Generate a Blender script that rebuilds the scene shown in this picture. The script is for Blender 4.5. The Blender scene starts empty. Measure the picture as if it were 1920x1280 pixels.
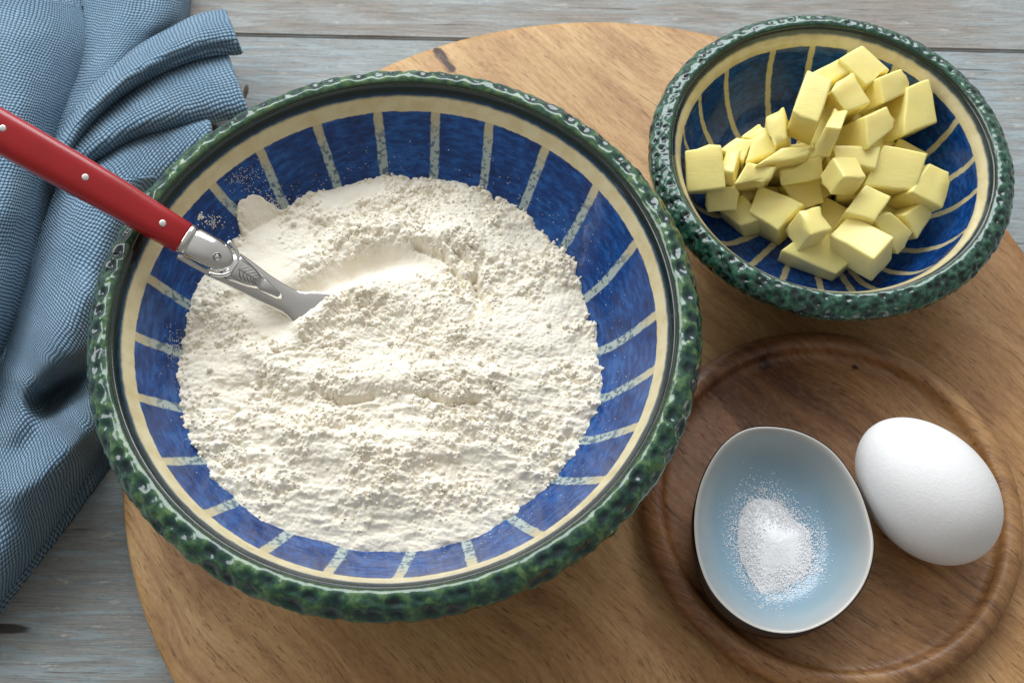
import bpy, bmesh, math, random
import numpy as np
from mathutils import Vector, Matrix

random.seed(7)
RNG = np.random.default_rng(11)
scene = bpy.context.scene
COL = scene.collection

# ------------------------------------------------------------------ camera
# z = 0 is the top of the round board; metres throughout
FPX, PITCH, ROLL, CAMH = 2245.0, 0.45772, 0.0056, 0.42
cam_d = bpy.data.cameras.new('camera')
cam = bpy.data.objects.new('camera', cam_d)
COL.objects.link(cam)
cam_d.sensor_width = 36.0
cam_d.lens = FPX / 1920.0 * 36.0
cam_d.clip_start = 0.01
cam_d.clip_end = 50
cam.matrix_world = (Matrix.Translation((0, 0, CAMH)) @ Matrix.Rotation(PITCH, 4, 'X')
                    @ Matrix.Rotation(ROLL, 4, 'Z'))
cam_d.dof.use_dof = True
cam_d.dof.focus_distance = 0.405
cam_d.dof.aperture_fstop = 22
scene.camera = cam

# ------------------------------------------------------------------ light
world = bpy.data.worlds.new('World')
scene.world = world
world.use_nodes = True
bg = world.node_tree.nodes['Background']
# plain room light: brighter ceiling and window side, dimmer toward the back of the room
_wt = world.node_tree
_geo = _wt.nodes.new('ShaderNodeTexCoord')
_rmp = _wt.nodes.new('ShaderNodeValToRGB')
_dot = _wt.nodes.new('ShaderNodeVectorMath')
_dot.operation = 'DOT_PRODUCT'
_wt.links.new(_geo.outputs['Generated'], _dot.inputs[0])
_dot.inputs[1].default_value = (-0.10, 0.62, 0.62)
_wt.links.new(_dot.outputs['Value'], _rmp.inputs[0])
_rmp.color_ramp.elements[0].position = 0.0
_rmp.color_ramp.elements[0].color = (0.38, 0.365, 0.34, 1)
_rmp.color_ramp.elements[1].position = 0.85
_rmp.color_ramp.elements[1].color = (1.0, 0.99, 0.97, 1)
_wt.links.new(_rmp.outputs[0], bg.inputs['Color'])
bg.inputs['Strength'].default_value = 0.62


def area_light(name, loc, target, sx, sy, watts, color):
    d = bpy.data.lights.new(name, 'AREA')
    d.shape = 'RECTANGLE'
    d.size, d.size_y, d.energy, d.color = sx, sy, watts, color
    o = bpy.data.objects.new(name, d)
    COL.objects.link(o)
    o.location = loc
    o.rotation_euler = (Vector(target) - Vector(loc)).to_track_quat('-Z', 'Y').to_euler()
    return o


area_light('window_light', (0.0, 1.5, 1.12), (0, 0.2, 0), 1.5, 1.0, 31, (0.90, 0.95, 1.0))
area_light('side_fill_light', (-1.2, 0.85, 1.15), (0, 0.2, 0), 0.9, 0.8, 12, (0.92, 0.96, 1.0))  # added fill lamp at left, brightens knife metal and napkin folds

scene.view_settings.view_transform = 'Standard'
scene.view_settings.look = 'None'
scene.view_settings.exposure = 0.0
scene.view_settings.gamma = 1.0
scene.view_settings.use_curve_mapping = False
scene.render.engine = 'CYCLES'
scene.cycles.max_bounces = 8

# ------------------------------------------------------------------ pixel -> place
_c, _s = math.cos(ROLL), math.sin(ROLL)
_cp, _sp = math.cos(PITCH), math.sin(PITCH)


def rays(p):
    p = np.atleast_2d(np.asarray(p, float))
    x = (p[:, 0] - 960) / FPX
    y = -(p[:, 1] - 640) / FPX
    x, y = _c * x - _s * y, _s * x + _c * y
    return np.stack([x, _sp + y * _cp, -_cp + y * _sp], 1)


def px(x, y, z):
    d = rays([(x, y)])[0]
    return np.array([0, 0, CAMH]) + d * ((z - CAMH) / d[2])


def pxs(p, z):
    d = rays(p)
    z = np.broadcast_to(np.asarray(z, float), (len(d),))
    return np.array([0, 0, CAMH]) + d * ((z - CAMH) / d[:, 2])[:, None]


def project(P):
    q = np.atleast_2d(np.asarray(P, float)) - np.array([0, 0, CAMH])
    X = q[:, 0]
    Y = q[:, 1] * _cp + q[:, 2] * _sp
    D = q[:, 1] * _sp - q[:, 2] * _cp
    X, Y = _c * X + _s * Y, -_s * X + _c * Y
    return np.stack([960 + FPX * X / D, 640 - FPX * Y / D], 1)


# ------------------------------------------------------------------ numpy noise
def _hash(ix, iy, seed):
    h = (ix.astype(np.int64) * 374761393 + iy.astype(np.int64) * 668265263 + seed * 1442695041) & 0xffffffff
    h = ((h ^ (h >> 13)) * 1274126177) & 0xffffffff
    h = (h ^ (h >> 16)) & 0xffffffff
    return h / 4294967295.0


def vnoise(x, y, seed=0):
    ix, iy = np.floor(x), np.floor(y)
    fx, fy = x - ix, y - iy
    fx = fx * fx * (3 - 2 * fx)
    fy = fy * fy * (3 - 2 * fy)
    a, b = _hash(ix, iy, seed), _hash(ix + 1, iy, seed)
    c, d = _hash(ix, iy + 1, seed), _hash(ix + 1, iy + 1, seed)
    return (a * (1 - fx) + b * fx) * (1 - fy) + (c * (1 - fx) + d * fx) * fy


def fbm(x, y, seed=0, octv=4):
    s, a, t = 0, 1, 0
    for k in range(octv):
        s = s + a * vnoise(x * 2 ** k + 17.3 * k, y * 2 ** k - 9.1 * k, seed + k)
        t += a
        a *= 0.5
    return s / t


def worley(x, y, seed=0):
    """lumps: one dome of random size per cell"""
    ix, iy = np.floor(x), np.floor(y)
    out = np.zeros_like(x)
    for dx in (-1, 0, 1):
        for dy in (-1, 0, 1):
            jx, jy = ix + dx, iy + dy
            cx = jx + _hash(jx, jy, seed)
            cy = jy + _hash(jx, jy, seed + 5)
            rad = 0.45 + 0.5 * _hash(jx, jy, seed + 9)
            d2 = ((x - cx) ** 2 + (y - cy) ** 2) / rad ** 2
            out = np.maximum(out, rad * np.sqrt(np.clip(1 - d2, 0, 1)))
    return out


def seg_dist(q, poly):
    """distance of points q[n,2] to a polyline, and the parameter 0..1 along it"""
    poly = np.asarray(poly, float)
    L = np.concatenate([[0], np.cumsum(np.hypot(*np.diff(poly, axis=0).T))])
    best = np.full(len(q), 1e9)
    par = np.zeros(len(q))
    for k in range(len(poly) - 1):
        a, b = poly[k], poly[k + 1]
        ab = b - a
        t = np.clip(((q - a) @ ab) / (ab @ ab), 0, 1)
        d = np.hypot(*(q - a - t[:, None] * ab).T)
        m = d < best
        best[m] = d[m]
        par[m] = (L[k] + t[m] * (L[k + 1] - L[k])) / L[-1]
    return best, par


def smooth(a, b, x):
    t = np.clip((x - a) / (b - a), 0, 1)
    return t * t * (3 - 2 * t)


def resample(poly, n):
    """smooth (Catmull-Rom) resample of a polyline by arc length"""
    p = np.asarray(poly, float)
    q = np.vstack([2 * p[0] - p[1], p, 2 * p[-1] - p[-2]])
    out = []
    for k in range(1, len(q) - 2):
        for t in np.linspace(0, 1, 20, endpoint=False):
            a, b, c, d = q[k - 1], q[k], q[k + 1], q[k + 2]
            out.append(0.5 * ((2 * b) + (-a + c) * t + (2 * a - 5 * b + 4 * c - d) * t * t + (-a + 3 * b - 3 * c + d) * t ** 3))
    out.append(q[-2])
    out = np.array(out)
    L = np.concatenate([[0], np.cumsum(np.linalg.norm(np.diff(out, axis=0), axis=1))])
    s = np.linspace(0, L[-1], n)
    return np.stack([np.interp(s, L, out[:, k]) for k in range(out.shape[1])], 1)


# ------------------------------------------------------------------ mesh helpers
def mesh_obj(name, V, F, mat, parent=None, shade=True):
    me = bpy.data.meshes.new(name)
    me.from_pydata([tuple(map(float, v)) for v in V], [], [tuple(int(i) for i in f) for f in F])
    me.validate()
    if shade:
        me.polygons.foreach_set('use_smooth', [True] * len(me.polygons))
    me.update()
    o = bpy.data.objects.new(name, me)
    COL.objects.link(o)
    if mat:
        me.materials.append(mat)
    if parent:
        o.parent = parent
        o.matrix_parent_inverse = parent.matrix_world.inverted() if False else Matrix.Translation(-Vector(parent.location))
    return o


def grid_faces(nu, nv, wrap_u=False, wrap_v=False):
    iu = np.arange(nu if wrap_u else nu - 1)
    iv = np.arange(nv if wrap_v else nv - 1)
    U, W = np.meshgrid(iu, iv, indexing='ij')
    U2, W2 = (U + 1) % nu, (W + 1) % nv
    return np.stack([U * nv + W, U2 * nv + W, U2 * nv + W2, U * nv + W2], -1).reshape(-1, 4)


def fast_mesh(name, V, F, mat, parent=None, attrs=None, uv=None, smooth_=True):
    V = np.asarray(V, np.float32)
    F = np.asarray(F, np.int32)
    me = bpy.data.meshes.new(name)
    k = F.shape[1]
    me.vertices.add(len(V))
    me.vertices.foreach_set('co', V.ravel())
    me.loops.add(F.size)
    me.loops.foreach_set('vertex_index', F.ravel())
    me.polygons.add(len(F))
    me.polygons.foreach_set('loop_start', np.arange(0, F.size, k, dtype=np.int32))
    me.polygons.foreach_set('loop_total', np.full(len(F), k, np.int32))
    me.update(calc_edges=True)
    me.validate()
    me.polygons.foreach_set('use_smooth', [smooth_] * len(me.polygons))
    for an, arr in (attrs or {}).items():
        a = me.attributes.new(an, 'FLOAT', 'POINT')
        a.data.foreach_set('value', np.asarray(arr, np.float32).ravel())
    if uv is not None:
        l = me.uv_layers.new(name='UVMap')
        l.data.foreach_set('uv', np.asarray(uv, np.float32)[F.ravel()].ravel())
    me.update()
    o = bpy.data.objects.new(name, me)
    COL.objects.link(o)
    if mat:
        me.materials.append(mat)
    if parent:
        o.parent = parent
        o.matrix_parent_inverse = Matrix.Translation(-Vector(parent.location))
    return o


def empty(name, loc):
    o = bpy.data.objects.new(name, None)
    COL.objects.link(o)
    o.location = tuple(float(c) for c in loc)
    o.empty_display_size = 0.01
    return o


def tag(o, label=None, cat=None, group=None, kind=None):
    if label:
        o['label'] = label
    if cat:
        o['category'] = cat
    if group:
        o['group'] = group
    if kind:
        o['kind'] = kind
    return o


def revolve(prof, n, cx, cy, bottom_closed=True):
    prof = np.asarray(prof, float)
    th = np.linspace(0, 2 * np.pi, n, endpoint=False)
    V = np.stack([cx + np.outer(np.cos(th), prof[:, 0]), cy + np.outer(np.sin(th), prof[:, 0]),
                  np.broadcast_to(prof[:, 1], (n, len(prof)))], -1)
    return V, th


# ------------------------------------------------------------------ material helper
class NT:
    def __init__(self, name):
        self.m = bpy.data.materials.new(name)
        self.m.use_nodes = True
        self.t = self.m.node_tree
        self.b = self.t.nodes['Principled BSDF']

    def n(self, typ, ins=None, **kw):
        nd = self.t.nodes.new(typ)
        for k, v in kw.items():
            setattr(nd, k, v)
        for k, v in (ins or {}).items():
            self.put(nd.inputs[k], v)
        return nd

    def put(self, sock, v):
        if hasattr(v, 'is_output') or isinstance(v, bpy.types.NodeSocket):
            self.t.links.new(v, sock)
        elif isinstance(v, (tuple, list)) and len(v) == 3 and sock.type == 'RGBA':
            sock.default_value = (*v, 1)
        else:
            sock.default_value = v

    def math(self, op, a, b=0.0, c=0.0, clamp=False):
        nd = self.n('ShaderNodeMath', operation=op)
        nd.use_clamp = clamp
        for k, v in enumerate((a, b, c)):
            self.put(nd.inputs[k], v)
        return nd.outputs[0]

    def step(self, x, lo, hi):
        """smooth 0..1 as x goes lo..hi"""
        nd = self.n('ShaderNodeMapRange', interpolation_type='SMOOTHSTEP')
        self.put(nd.inputs[0], x)
        self.put(nd.inputs[1], lo)
        self.put(nd.inputs[2], hi)
        return nd.outputs[0]

    def mix(self, f, a, b, mode='MIX'):
        nd = self.n('ShaderNodeMix', data_type='RGBA', blend_type=mode)
        self.put(nd.inputs[0], f)
        self.put(nd.inputs[6], a)
        self.put(nd.inputs[7], b)
        return nd.outputs[2]

    def noise(self, vec, scale, detail=4, rough=0.55, dist=0.0):
        nd = self.n('ShaderNodeTexNoise')
        if vec is not None:
            self.put(nd.inputs['Vector'], vec)
        nd.inputs['Scale'].default_value = scale
        nd.inputs['Detail'].default_value = detail
        nd.inputs['Roughness'].default_value = rough
        nd.inputs['Distortion'].default_value = dist
        return nd.outputs[0]

    def obj(self):
        return self.n('ShaderNodeTexCoord').outputs['Object']

    def mapping(self, vec, rot=(0, 0, 0), scale=(1, 1, 1), loc=(0, 0, 0)):
        nd = self.n('ShaderNodeMapping')
        self.put(nd.inputs[0], vec)
        nd.inputs['Rotation'].default_value = rot
        nd.inputs['Scale'].default_value = scale
        nd.inputs['Location'].default_value = loc
        return nd.outputs[0]

    def attr(self, name):
        return self.n('ShaderNodeAttribute', attribute_name=name).outputs['Fac']

    def ramp(self, x, stops):
        nd = self.n('ShaderNodeValToRGB')
        self.put(nd.inputs[0], x)
        e = nd.color_ramp.elements
        while len(e) < len(stops):
            e.new(0.5)
        for k, (p, c) in enumerate(stops):
            e[k].position = p
            e[k].color = (*c, 1)
        return nd.outputs[0]

    def bump(self, h, strength, dist, normal=None):
        nd = self.n('ShaderNodeBump')
        nd.inputs['Strength'].default_value = strength
        nd.inputs['Distance'].default_value = dist
        self.put(nd.inputs['Height'], h)
        if normal is not None:
            self.put(nd.inputs['Normal'], normal)
        return nd.outputs[0]

    def set(self, **kw):
        names = dict(color='Base Color', rough='Roughness', metal='Metallic', normal='Normal', coat='Coat Weight',
                     coat_rough='Coat Roughness', sss='Subsurface Weight', spec='Specular IOR Level', ior='IOR', sheen='Sheen Weight',
                     trans='Transmission Weight')
        for k, v in kw.items():
            self.put(self.b.inputs[names[k]], v)
        return self.m


def simple_mat(name, color, rough, metal=0.0, bump_scale=None, bump_d=0.0002):
    m = NT(name)
    m.set(color=color, rough=rough, metal=metal)
    if bump_scale:
        m.set(normal=m.bump(m.noise(m.obj(), bump_scale, 3), 0.5, bump_d))
    return m.m


# ================================================================== TABLE
TZ = -0.020


def plank_material(name, seed, blue, marks=()):
    m = NT(name)
    raw = m.obj()
    o = m.mapping(m.obj(), loc=(seed * 3.1, seed * 1.7, 0))
    st = m.mapping(o, scale=(1.0, 9.0, 1.0))
    stf = m.mapping(o, scale=(1.0, 22.0, 1.0))
    big = m.noise(o, 7, 4)
    grain = m.noise(st, 22, 6, 0.62, 0.6)
    fine = m.noise(stf, 70, 4, 0.6)
    worn = m.math('ADD', m.math('MULTIPLY', grain, 0.62), m.math('MULTIPLY', fine, 0.38))
    wear = m.step(m.math('ADD', worn, m.math('MULTIPLY', m.math('SUBTRACT', big, 0.5), 0.8)), 0.47, 0.60)
    paint = m.mix(m.step(big, 0.35, 0.65), (0.22, 0.245, 0.245), (0.30, 0.385, 0.42) if blue else (0.29, 0.30, 0.285))
    paint = m.mix(m.step(fine, 0.35, 0.72), paint, m.mix(0.5, paint, (0.52, 0.53, 0.51)))
    brown = m.mix(m.step(fine, 0.3, 0.7), (0.165, 0.13, 0.10), (0.30, 0.26, 0.22))
    c = m.mix(m.math('MULTIPLY', wear, 0.62 if blue else 0.80), paint, brown)
    flecks = m.step(m.noise(m.mapping(o, scale=(1, 3.0, 1)), 95, 4, 0.65), 0.63, 0.69)
    c = m.mix(m.math('MULTIPLY', flecks, 0.45), c, (0.62, 0.61, 0.57))
    grit = m.noise(m.mapping(o, scale=(1, 2.5, 1)), 380, 4, 0.7)
    c = m.mix(m.math('MULTIPLY', m.step(grit, 0.50, 0.70), 0.45), c, m.mix(1.0, c, (0.55, 0.52, 0.50), 'MULTIPLY'))
    cracks = m.step(m.noise(m.mapping(o, scale=(1.0, 26.0, 1.0), loc=(5, 2, 0)), 14, 3, 0.5), 0.68, 0.74)
    c = m.mix(m.math('MULTIPLY', cracks, 0.75), c, (0.075, 0.055, 0.042))
    for mx, my, rx, ry, mc in marks:          # dark oval spots in the plank, knots and holes among them
        e = m.n('ShaderNodeVectorMath', operation='LENGTH')
        m.put(e.inputs[0], m.mapping(raw, scale=(1 / rx, 1 / ry, 0), loc=(-mx / rx, -my / ry, 0)))
        dd = m.math('ADD', e.outputs['Value'], m.math('MULTIPLY', m.math('SUBTRACT', fine, 0.5), 0.8))
        c = m.mix(m.math('SUBTRACT', 1.0, m.step(dd, 0.7, 1.15)), c, mc)
    h = m.math('SUBTRACT', m.math('SUBTRACT', m.math('MULTIPLY', fine, 0.5), m.math('MULTIPLY', wear, 0.4)), cracks)
    return m.set(color=c, rough=0.62, normal=m.bump(h, 0.7, 0.0008))


table = tag(empty('table', (0, 0.2, TZ)), kind='structure')
seamA = px(445, 65.5, TZ)
seamB = px(1920, 97, TZ)
sdir = (seamB - seamA) / np.linalg.norm(seamB - seamA)
sang = math.atan2(sdir[1], sdir[0])
gap = 0.0007
edges_ = [-0.80, -0.56, -0.32, 0.0, 0.215, 0.43]
for k in range(5):
    o_lo, o_hi = edges_[k] + gap / 2, edges_[k + 1] - gap / 2
    bm = bmesh.new()
    bmesh.ops.create_cube(bm, size=1.0)
    for v in bm.verts:
        v.co = Vector((v.co.x * 1.7, (o_lo + o_hi) / 2 + v.co.y * (o_hi - o_lo), v.co.z * 0.02))
    bmesh.ops.bevel(bm, geom=[e for e in bm.edges], offset=0.0009, segments=3, affect='EDGES')
    me = bpy.data.meshes.new('plank')
    bm.to_mesh(me)
    bm.free()
    pl = bpy.data.objects.new('plank', me)
    COL.objects.link(pl)
    mk_ = []
    if k == 2:
        for X_, Y_, rx_, ry_, mc_ in ((461, 172, 0.0013, 0.0042, (0.05, 0.018, 0.010)), (392, 240, 0.004, 0.003, (0.05, 0.018, 0.010)), (10, 1178, 0.009, 0.0022, (0.05, 0.045, 0.042))):
            w_ = px(X_, Y_, TZ) - np.array([seamA[0] + sdir[0] * 0.18, seamA[1] + sdir[1] * 0.18, 0])
            mk_.append((w_[0] * math.cos(sang) + w_[1] * math.sin(sang), -w_[0] * math.sin(sang) + w_[1] * math.cos(sang), rx_, ry_, mc_))
    me.materials.append(plank_material('painted_plank_%d' % k, k + 1, k in (2,), mk_))
    pl.parent = table
    pl.location = Vector((seamA[0] + sdir[0] * 0.18, seamA[1] + sdir[1] * 0.18 - 0.2, -0.01))
    pl.rotation_euler = (0, 0, sang)
# dark under-layer seen through the seams
bm = bmesh.new()
bmesh.ops.create_cube(bm, size=1.0)
for v in bm.verts:
    v.co = Vector((v.co.x * 1.7, v.co.y * 1.2 - 0.05, v.co.z * 0.01 - 0.027))
me = bpy.data.meshes.new('underframe')
bm.to_mesh(me)
bm.free()
uf = bpy.data.objects.new('underframe', me)
COL.objects.link(uf)
me.materials.append(simple_mat('dark_underframe', (0.03, 0.022, 0.016), 0.9))
uf.parent = table
uf.location = (0, 0, 0)


# ================================================================== WOOD
def wood_material(name, angle, light, mid, dark, rough=0.45, seed=0.0, mark=None, tone=None, pores=0.5):
    m = NT(name)
    ob = m.obj()
    o = m.mapping(ob, rot=(0, 0, -angle), loc=(seed, seed * 0.7, 0))
    warp = m.noise(o, 9, 3)
    w = m.n('ShaderNodeVectorMath', operation='SCALE')
    m.put(w.inputs[0], m.n('ShaderNodeTexNoise', ins={'Vector': o, 'Scale': 10.0}).outputs['Color'])
    w.inputs['Scale'].default_value = 0.035
    ow = m.n('ShaderNodeVectorMath', operation='ADD')
    m.put(ow.inputs[0], o)
    m.put(ow.inputs[1], w.outputs[0])
    ow = ow.outputs[0]
    band = m.noise(m.mapping(ow, scale=(1, 7, 1)), 13, 5, 0.65, 0.5)
    fine = m.noise(m.mapping(ow, scale=(1, 14, 1)), 60, 5, 0.62)
    pore = m.noise(m.mapping(ow, scale=(1, 11, 1), loc=(3, 1, 0)), 150, 2, 0.5)
    blot = m.noise(o, 13, 3, 0.5)
    f = m.math('ADD', m.math('MULTIPLY', band, 0.55), m.math('MULTIPLY', blot, 0.45))
    c = m.ramp(f, [(0.36, dark), (0.49, mid), (0.61, light)])
    c = m.mix(m.math('MULTIPLY', m.step(fine, 0.4, 0.72), 0.45), c, dark)
    c = m.mix(m.math('MULTIPLY', m.step(pore, 0.60, 0.70), pores), c, tuple(v * 0.35 for v in dark))
    if tone:            # slow colour change across the wood; on the board partly painted shade
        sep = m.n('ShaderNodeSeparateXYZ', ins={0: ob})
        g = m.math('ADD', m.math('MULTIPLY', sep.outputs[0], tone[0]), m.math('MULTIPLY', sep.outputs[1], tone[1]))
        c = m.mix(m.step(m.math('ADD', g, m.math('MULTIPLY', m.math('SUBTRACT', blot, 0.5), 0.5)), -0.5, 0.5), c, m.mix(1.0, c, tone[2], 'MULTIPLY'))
    if mark:            # bark inclusions: (ax, ay, bx, by, halfwidth) in object space
        sep = m.n('ShaderNodeSeparateXYZ', ins={0: ob})
        for ax, ay, bx, by, hw in mark:
            L = math.hypot(bx - ax, by - ay)
            ux, uy = (bx - ax) / L, (by - ay) / L
            dx, dy = m.math('SUBTRACT', sep.outputs[0], ax), m.math('SUBTRACT', sep.outputs[1], ay)
            al = m.math('ADD', m.math('MULTIPLY', dx, ux), m.math('MULTIPLY', dy, uy))
            ac = m.math('ABSOLUTE', m.math('SUBTRACT', m.math('MULTIPLY', dy, ux), m.math('MULTIPLY', dx, uy)))
            over = m.math('MAXIMUM', m.math('SUBTRACT', m.math('ABSOLUTE', m.math('SUBTRACT', al, L / 2)), L / 2), 0.0)
            d = m.math('ADD', m.math('ADD', ac, over), m.math('MULTIPLY', m.math('SUBTRACT', pore, 0.5), hw * 2.4))
            c = m.mix(m.math('SUBTRACT', 1.0, m.step(d, hw * 0.55, hw * 1.25)), c, (0.045, 0.015, 0.005))
    sp1 = m.noise(m.mapping(ow, scale=(1, 2.2, 1)), 330, 4, 0.7)
    c = m.mix(m.math('MULTIPLY', m.step(sp1, 0.50, 0.72), 0.42), c, m.mix(1.0, c, (0.52, 0.45, 0.40), 'MULTIPLY'))
    c = m.mix(m.math('MULTIPLY', m.step(sp1, 0.50, 0.30), 0.30), c, m.mix(0.35, c, (0.80, 0.66, 0.46)))
    cuts = m.step(m.noise(m.mapping(ob, rot=(0, 0, 0.9 + seed), scale=(1, 60, 1)), 16, 2, 0.4), 0.73, 0.76)
    c = m.mix(m.math('MULTIPLY', cuts, 0.25), c, dark)
    h = m.math('ADD', m.math('MULTIPLY', fine, -0.4), m.math('MULTIPLY', m.step(pore, 0.6, 0.7), -0.6))
    r = m.math('ADD', rough, m.math('MULTIPLY', fine, 0.15))
    return m.set(color=c, rough=r, normal=m.bump(h, 0.5, 0.0003))


BX, BY, BR = 0.0368, 0.1833, 0.1852
mk0, mk1 = px(818, 92, 0), px(848, 132, 0)
kn = px(1050, 150, 0)
board_mat = wood_material('mango_wood', math.radians(-50), (0.62, 0.405, 0.185), (0.52, 0.305, 0.122), (0.30, 0.145, 0.055),
                          seed=1.3, rough=0.5, pores=0.55,
                          mark=[(mk0[0] - BX, mk0[1] - BY, mk1[0] - BX, mk1[1] - BY, 0.0021)],
                          tone=(3.0, -2.4, (0.86, 0.76, 0.70)))  # lower part of the board darkened, partly shade put into the colour
prof = [(0.0, 0.0), (0.06, 0.0), (0.12, 0.0), (0.165, 0.0), (0.1805, 0.0), (0.1838, -0.0008), (0.1850, -0.003), (0.1856, -0.008),
        (0.1850, -0.014), (0.183, -0.0185), (0.179, -0.0198), (0.10, -0.0199), (0.0, -0.0199)]
prof = [(r if r > 0 else 1e-4, z) for r, z in prof]
V, th = revolve(prof, 240, 0, 0)
wob = 1 + 0.004 * np.cos(3 * th + 1) + 0.003 * np.cos(5 * th)
V[..., 0] *= wob[:, None]
V[..., 1] *= wob[:, None]
board = fast_mesh('chopping_board', V.reshape(-1, 3), grid_faces(240, len(prof), True), board_mat)
board.location = (BX, BY, 0)
tag(board, 'large round wooden chopping board carrying both glazed bowls and the small wooden plate', 'board')


# ================================================================== GLAZED BOWLS
def glaze_body(name, cream_hi, cream_lo, big):
    """cream ring, blue field and pale painted stripes; position comes from mesh attributes"""
    m = NT(name)
    ob = m.obj()
    pos, sd, ang = m.attr('wall_pos'), m.attr('stripe_dist'), m.attr('turn')
    inside = m.attr('inside')
    wob = m.math('MULTIPLY', m.math('SUBTRACT', m.noise(ob, 260, 3), 0.5), 0.0011)
    p = m.math('ADD', pos, wob)                       # metres below the crest along the wall
    # brushed blue: strokes run round the bowl
    comb = m.n('ShaderNodeCombineXYZ', ins={0: m.math('MULTIPLY', ang, 5.0), 1: m.math('MULTIPLY', pos, 330.0), 2: 0.0})
    br = m.noise(comb.outputs[0], 1.6, 5, 0.65, 0.4)
    br2 = m.noise(ob, 60, 3)
    blue = m.ramp(m.math('ADD', m.math('MULTIPLY', br, 0.65), m.math('MULTIPLY', br2, 0.35)),
                  [(0.37, (0.0018, 0.019, 0.095)), (0.49, (0.0032, 0.044, 0.195)), (0.60, (0.012, 0.095, 0.330))])
    if big:
        fade = m.step(pos, cream_lo, cream_lo + 0.013)
        stc = m.mix(fade, (0.52, 0.45, 0.27), (0.37, 0.44, 0.42))
        speck = m.step(m.noise(m.mapping(ob, scale=(1, 1, 1)), 520, 2), 0.50, 0.58)
        stc = m.mix(m.math('MULTIPLY', m.math('MULTIPLY', speck, fade), 0.78), stc, (0.03, 0.085, 0.15))
        hw = 0.00165
    else:
        speck = m.step(m.noise(ob, 420, 2), 0.6, 0.72)
        stc = m.mix(m.math('MULTIPLY', speck, 0.45), (0.58, 0.51, 0.30), (0.16, 0.20, 0.14))
        hw = 0.00118
    sdn = m.math('ADD', sd, m.math('MULTIPLY', m.math('SUBTRACT', m.noise(ob, 330, 3), 0.5), 0.0013))
    stripe = m.math('SUBTRACT', 1.0, m.step(sdn, hw * 0.82, hw * 1.18))
    c = m.mix(stripe, blue, stc)
    creamc = m.mix(m.step(m.noise(ob, 160, 3), 0.35, 0.7), (0.68, 0.60, 0.37), (0.60, 0.50, 0.27))
    cream = m.math('SUBTRACT', 1.0, m.step(p, cream_lo - 0.00022, cream_lo + 0.00022))
    c = m.mix(cream, c, creamc)
    # bleed of cobalt above the cream ring, then the dark green of the rim
    halo = m.math('SUBTRACT', 1.0, m.step(p, cream_hi - 0.0009, cream_hi + 0.0006))
    c = m.mix(halo, c, (0.006, 0.045, 0.10))
    deep = m.math('SUBTRACT', 1.0, m.step(p, cream_hi - 0.0022, cream_hi - 0.0006))
    c = m.mix(deep, c, (0.004, 0.014, 0.012))
    # outside of the bowl: plain dark green-brown glaze
    outc = m.mix(m.step(m.noise(ob, 40, 4), 0.35, 0.7), (0.012, 0.05, 0.03), (0.035, 0.10, 0.05))
    c = m.mix(m.step(inside, 0.4, 0.6), outc, c)
    h = m.math('ADD', m.math('MULTIPLY', m.noise(ob, 120, 3), 0.6), m.math('MULTIPLY', br, 0.4))
    return m.set(color=c, rough=0.13, normal=m.bump(h, 0.35, 0.0004), coat=0.35, coat_rough=0.04)


def rim_glaze(name, big):
    m = NT(name)
    ob = m.obj()
    d, s = m.attr('dimple'), m.attr('across')
    n1 = m.noise(ob, 150, 4)
    n2 = m.noise(ob, 420 if big else 620, 3, 0.6)
    f = m.math('ADD', m.math('MULTIPLY_ADD', d, 0.75, 0.20 if big else 0.26), m.math('MULTIPLY', m.math('SUBTRACT', n1, 0.5), 0.8))
    f = m.math('ADD', f, m.math('MULTIPLY', m.math('SUBTRACT', n2, 0.5), 1.25 if big else 1.5))
    if big:
        c = m.ramp(f, [(0.05, (0.10, 0.185, 0.065)), (0.28, (0.026, 0.088, 0.042)), (0.50, (0.006, 0.042, 0.034)), (0.74, (0.001, 0.015, 0.018))])
    else:
        c = m.ramp(f, [(0.05, (0.060, 0.165, 0.105)), (0.32, (0.018, 0.078, 0.050)), (0.54, (0.004, 0.034, 0.025)), (0.78, (0.001, 0.011, 0.012))])
    # smooth inner slope of the rim, darker toward the cream ring
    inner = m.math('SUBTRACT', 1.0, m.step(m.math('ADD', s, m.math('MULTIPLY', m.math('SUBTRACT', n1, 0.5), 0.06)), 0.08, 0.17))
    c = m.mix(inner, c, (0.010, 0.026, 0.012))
    c = m.mix(m.math('MULTIPLY', m.step(n2, 0.66, 0.74), 0.35), c, (0.12, 0.085, 0.03))
    return m.set(color=c, rough=m.math('ADD', 0.10, m.math('MULTIPLY', n1, 0.12)), normal=m.bump(n2, 0.35, 0.00035), coat=0.5, coat_rough=0.05)


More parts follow.
